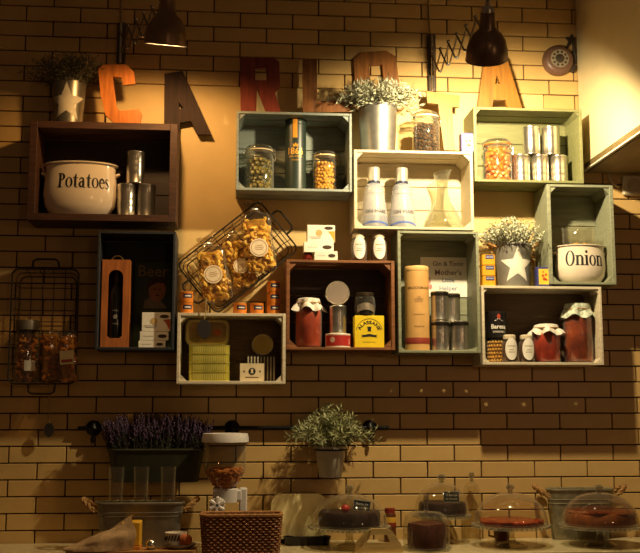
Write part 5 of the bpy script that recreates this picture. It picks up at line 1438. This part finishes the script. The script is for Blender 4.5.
def dome(label, x, y, z, r, top_px, cxp, d, knob=.05, flat_=.86):
    zt = P(cxp, top_px, d).z; Ht = zt - z; hk = Ht * .22; hd = Ht - hk
    t = thing('glass_dome', label, 'glass dome', (x, y, z), group='glass cake domes')
    prof = [(r, 0), (r * 1.005, .004)]
    for k in range(1, 13):
        a = PI / 2 * k / 12
        prof.append((r * math.cos(a) ** flat_ if k < 12 else r * .001, hd * math.sin(a) ** .95))
    prof[-1] = (0, hd)
    part(t, 'dome', B().lathe(prof, seg=56), glass('dome_glass', 'F6F3E6', .02, 2.6, .13))
    part(t, 'rim', B().tube([(r * math.cos(a), r * math.sin(a), .003) for a in [2 * PI * i / 56 for i in range(56)]], .0025, 5, closed=True), glass('bead_glass', 'E0DECB', .05, 4.0))
    part(t, 'knob', B().lathe([(0, hd - .001), (hk * .35, hd), (hk * .25, hd + hk * .25), (hk * .5, hd + hk * .5), (hk * .5, hd + hk * .75), (hk * .3, hd + hk * .97), (0, hd + hk)], seg=28), glass('knob_glass', 'DCD9C4', .03, 6.0, .6))
    return t
def cake(label, x, y, z, r, h, mat, seed=0, glaze=None, cat='cake', wob_=.03):
    rnd = random.Random(seed); ph = rnd.uniform(0, 6)
    t = thing('cake', label, cat, (x, y, z))
    part(t, 'sponge', B().lathe([(0, 0), (r * .97, 0), (r, .006), (r * 1.0, h * .8), (r * .96, h), (0, h * .98)], seg=44, wob=lambda k, a, rr, zz: (rr * (1 + wob_ * math.sin(5 * a + ph) + wob_ * .6 * math.sin(11 * a)), zz * (1 + .02 * math.sin(3 * a + ph)))), mat)
    if glaze:
        part(t, 'topping', B().lathe([(r * .985, h * .78), (r * 1.0, h * .95), (r * .9, h * 1.06), (0, h * 1.05)], seg=44, wob=lambda k, a, rr, zz: (rr * (1 + wob_ * 1.3 * math.sin(7 * a + ph)), zz * (1 + .05 * math.sin(4 * a + ph)))), glaze)
    return t
def sign(label, x, y, z, w_, h_, lines, roll=0):
    t = thing('price_sign', label, 'sign', (x, y, z), rot=(-.08, roll, 0), group='slate cake signs')
    part(t, 'slate', B().box((0, 0, h_ / 2), (w_, .004, h_), bev=.001), SLATE, False)
    b = B()
    fr_ = M('chalk', 'C9C4B4', .8)
    for zz in (.04, .96): b.box((0, -.0024, h_ * zz), (w_ * .96, .0006, h_ * .025))
    for xx in (-.48, .48): b.box((xx * w_, -.0024, h_ * .5), (w_ * .012, .0006, h_ * .92))
    part(t, 'border', b, fr_, False)
    for k, ln in enumerate(lines): lettered(t, ln, w_ * .72, flat(-.003, 0, h_ * (.66 - .34 * k)), fr_, height=h_ * .18)
    part(t, 'pick', B().tube([(0, .003, 0), (0, .003, -.03)], .0015, 5), STEEL)
# 1: chocolate cake with a red berry
D1 = .285
x, y, z, r = cake_stand('glass cake stand carrying the chocolate cake with red berry', 349.5, 82, 526.5, D1)
cake('dark chocolate cake under the dome beside the toaster', x, y, z, r * .74, P(345, 511, D1).z - z, CHOC, 1)
zt_c = P(345, 511, D1).z
t = thing('strawberry', 'red strawberry on top of the chocolate cake', 'berry', (P(344, 508, D1).x, y - .06, zt_c + .0008))
part(t, 'berry', B().lathe([(0, 0), (.012, .002), (.019, .014), (.016, .026), (.006, .034), (0, .036)], seg=20), M('berry_red', 'B8241C', .35))
part(t, 'calyx', B().prism([star_loop(0, 0, .012, .004)], 0, .002, fn=lambda c: (c.x, c.z, .0345 + c.y)), M('berry_leaf', '4A6A2A', .6), False)
dome('glass dome over the chocolate cake beside the toaster', x, y, z + .006, r * .925, 485, 349, D1, flat_=.86)
sign('tilted slate sign on the chocolate cake', P(358, 510, D1).x, y - .115, zt_c - .002 + .012, .075, .046, ('Tarta de', 'chocolate'), .12)
# 2: low cloche with brown cake
D3 = .365
x3 = P(426.5, 540, D3); r3 = px_len((403, 540), (450, 540), D3) / 2
solo('cake_plate', 'flat glass plate under the low cloche', 'plate', B().lathe([(0, 0), (r3 * .8, 0), (r3 * 1.06, .008), (r3 * 1.08, .011), (r3 * .8, .005), (0, .005)], seg=48), GLASS, (x3.x, -D3, ZK))
hcake = P(426, 523, D3).z - ZK - .006
cake('dark brown bundt cake under the low cloche', x3.x, -D3, ZK + .006, r3 * .78, hcake, BROWNC, 5, wob_=.04)
t = thing('glass_dome', 'low glass cloche with tall knob over the brown cake', 'glass dome', (x3.x, -D3, ZK + .0095), group='glass cake domes')
hcl = P(426, 511, D3).z - ZK - .0095; hkn = P(426, 495, D3).z - ZK - .0095
prof = [(r3 * .96, 0), (r3 * .99, hcl * .3), (r3 * .98, hcl * .62), (r3 * .88, hcl * .85), (r3 * .65, hcl * .97), (r3 * .2, hcl), (0, hcl)]
part(t, 'dome', B().lathe(prof, seg=56), glass('dome_glass', 'F6F3E6', .02, 2.6, .13))
part(t, 'knob', B().lathe([(.010, hcl), (.007, hcl + (hkn - hcl) * .4), (.013, hcl + (hkn - hcl) * .7), (.010, hkn), (0, hkn)], seg=24), glass('knob_glass', 'DCD9C4', .03, 6.0, .6))
part(t, 'rim', B().tube([(r3 * .965 * math.cos(a), r3 * .965 * math.sin(a), .003) for a in [2 * PI * i / 56 for i in range(56)]], .0025, 5, closed=True), glass('bead_glass', 'E0DECB', .05, 4.0))
# 3: stand behind with slate sign
D2 = .145
x, y, z, r = cake_stand('tall glass cake stand behind the low cloche', 442, 58, 515, D2)
cake('dark cake on the tall stand behind the low cloche', x, y, z, r * .80, P(444, 502, D2).z - z, CHOC, 7)
zt_c = P(444, 502, D2).z
dome('glass dome over dark cake with the square slate sign', x, y, z + .006, r * .93, 474, 440, D2, flat_=.86)
sign('square slate sign in front of the dome behind the cloche', P(448, 500, D2).x, y - .075, zt_c + .004, .074, .050, ('Tarta', 'de Queso'))
x5 = P(472, 500, .06)
t = thing('glass_dome', 'rearmost glass dome against the bricks behind slate sign', 'glass dome', (x5.x, -.06, ZK), group='glass cake domes')
r5 = .044; h5 = P(463, 482, .09).z - ZK; k5 = P(460, 472, .09).z - ZK
part(t, 'dome', B().lathe([(r5, 0), (r5, h5 * .66), (r5 * .93, h5 * .82), (r5 * .7, h5 * .94), (r5 * .3, h5), (0, h5)], seg=40), glass('dome_glass', 'F6F3E6', .02, 2.6, .13))
part(t, 'knob', B().lathe([(.011, h5), (.008, h5 + .012), (.016, h5 + (k5 - h5) * .55), (.012, k5 - .004), (0, k5)], seg=24), glass('knob_glass', 'DCD9C4', .03, 6.0, .6))
# 4: red tart
D4 = .285
x, y, z, r = cake_stand('glass cake stand carrying the thin red tart', 511, 77, 525, D4)
cake('thin glazed red tart on the stand before the tub', x, y, z, r * .80, P(511, 519.5, D4).z - z, TART, 9, glaze=M('red_glaze', '9A2A18', .12, 0, .4, 30, .3), cat='tart')
dome('glass dome over the thin red tart', x, y, z + .006, r * .93, 484, 511, D4, flat_=.86)
x6 = P(503, 540, .20).x
t = thing('brown_cup', 'small brown cup behind the foot of the red tart stand', 'cup', (P(502.5, 540, .11).x, -.10, ZK))
hc6 = P(502, 526, .11).z - ZK
part(t, 'cup', B().lathe([(0, 0), (.03, 0), (.036, .02), (.042, hc6), (.038, hc6), (.03, .01), (0, .01)], seg=28), M('brown_glaze', '6A3418', .3, 0, .2))
part(t, 'handle', B().tube([(-.038, 0, hc6 * .8), (-.06, 0, hc6 * .75), (-.06, 0, hc6 * .35), (-.034, 0, hc6 * .25)], .005, 6), M('brown_glaze', '6A3418', .3, 0, .2))
# 5: tall tart at right
D5 = .30
x, y, z, r = cake_stand('glass cake stand carrying the thick orange-brown pie', 600, 80, 525, D5)
cake('thick orange-brown pie under the rightmost dome', x, y, z, r * .84, P(600, 510, D5).z - z, CRUST, 12, glaze=M('pie_glaze', '6A2A12', .2, 0, .4, 24, .4), cat='pie', wob_=.015)
dome('rightmost glass dome over the thick pie', x, y, z + .006, r * .93, 484, 600, D5, flat_=.86)
tub('speckled zinc tub with rope handles behind rightmost dome', 547, 612, 489, .07, .10, M('speckled_zinc', '8C8468', .5, .45, .22, 45), 'zinc tubs on the worktop', ex=.04)
# wooden carry tray and little jar behind it
x, zb, ww, hh = it(353, 402, 528, 547, .42, ZK)
t = thing('wooden_tray', 'pale wooden tray with slotted handle end beside cloche', 'tray', (x, -.44, ZK))
outl = [(-ww / 2, 0), (ww / 2, 0), (ww * .46, hh * .35), (ww * .28, hh * .9), (ww * .15, hh), (-ww * .12, hh), (-ww * .25, hh * .9), (-ww * .46, hh * .42)]
slot = [(-ww * .24, hh * .42), (ww * .24, hh * .42), (ww * .18, hh * .74), (-ww * .15, hh * .74)]
TW = wood('pale_tray_wood', 'C8A868', .18)
part(t, 'handle_end', B().prism([outl, slot], -.006, .006), TW, False)
part(t, 'tray_floor', B().box((0, .024, .004), (ww * .96, .036, .008)), TW, False)
x, zb, ww, hh = it(384, 396, 508, 546, .10, ZK)
t = thing('spice_jar', 'small jar with red and yellow band behind wooden tray', 'jar', (x, -.10, ZK))
r = ww / 2
part(t, 'body', B().lathe([(0, 0), (r, 0), (r, hh * .8), (r * .8, hh * .86)], seg=24), M('jar_brown', '5A3018', .3))
part(t, 'lid', B().lathe([(r * .82, hh * .86), (r * .86, hh), (0, hh)], seg=24), M('jar_lid_red', '8A2A20', .4))
part(t, 'yellow_band', B().lathe([(r * 1.01, hh * .58), (r * 1.02, hh * .6), (r * 1.02, hh * .72), (r * 1.01, hh * .74)], seg=24), M('jar_yellow', 'D8A838', .5))
part(t, 'red_band', B().lathe([(r * 1.01, hh * .46), (r * 1.02, hh * .48), (r * 1.02, hh * .56), (r * 1.01, hh * .575)], seg=24), M('jar_lid_red', '8A2A20', .4))
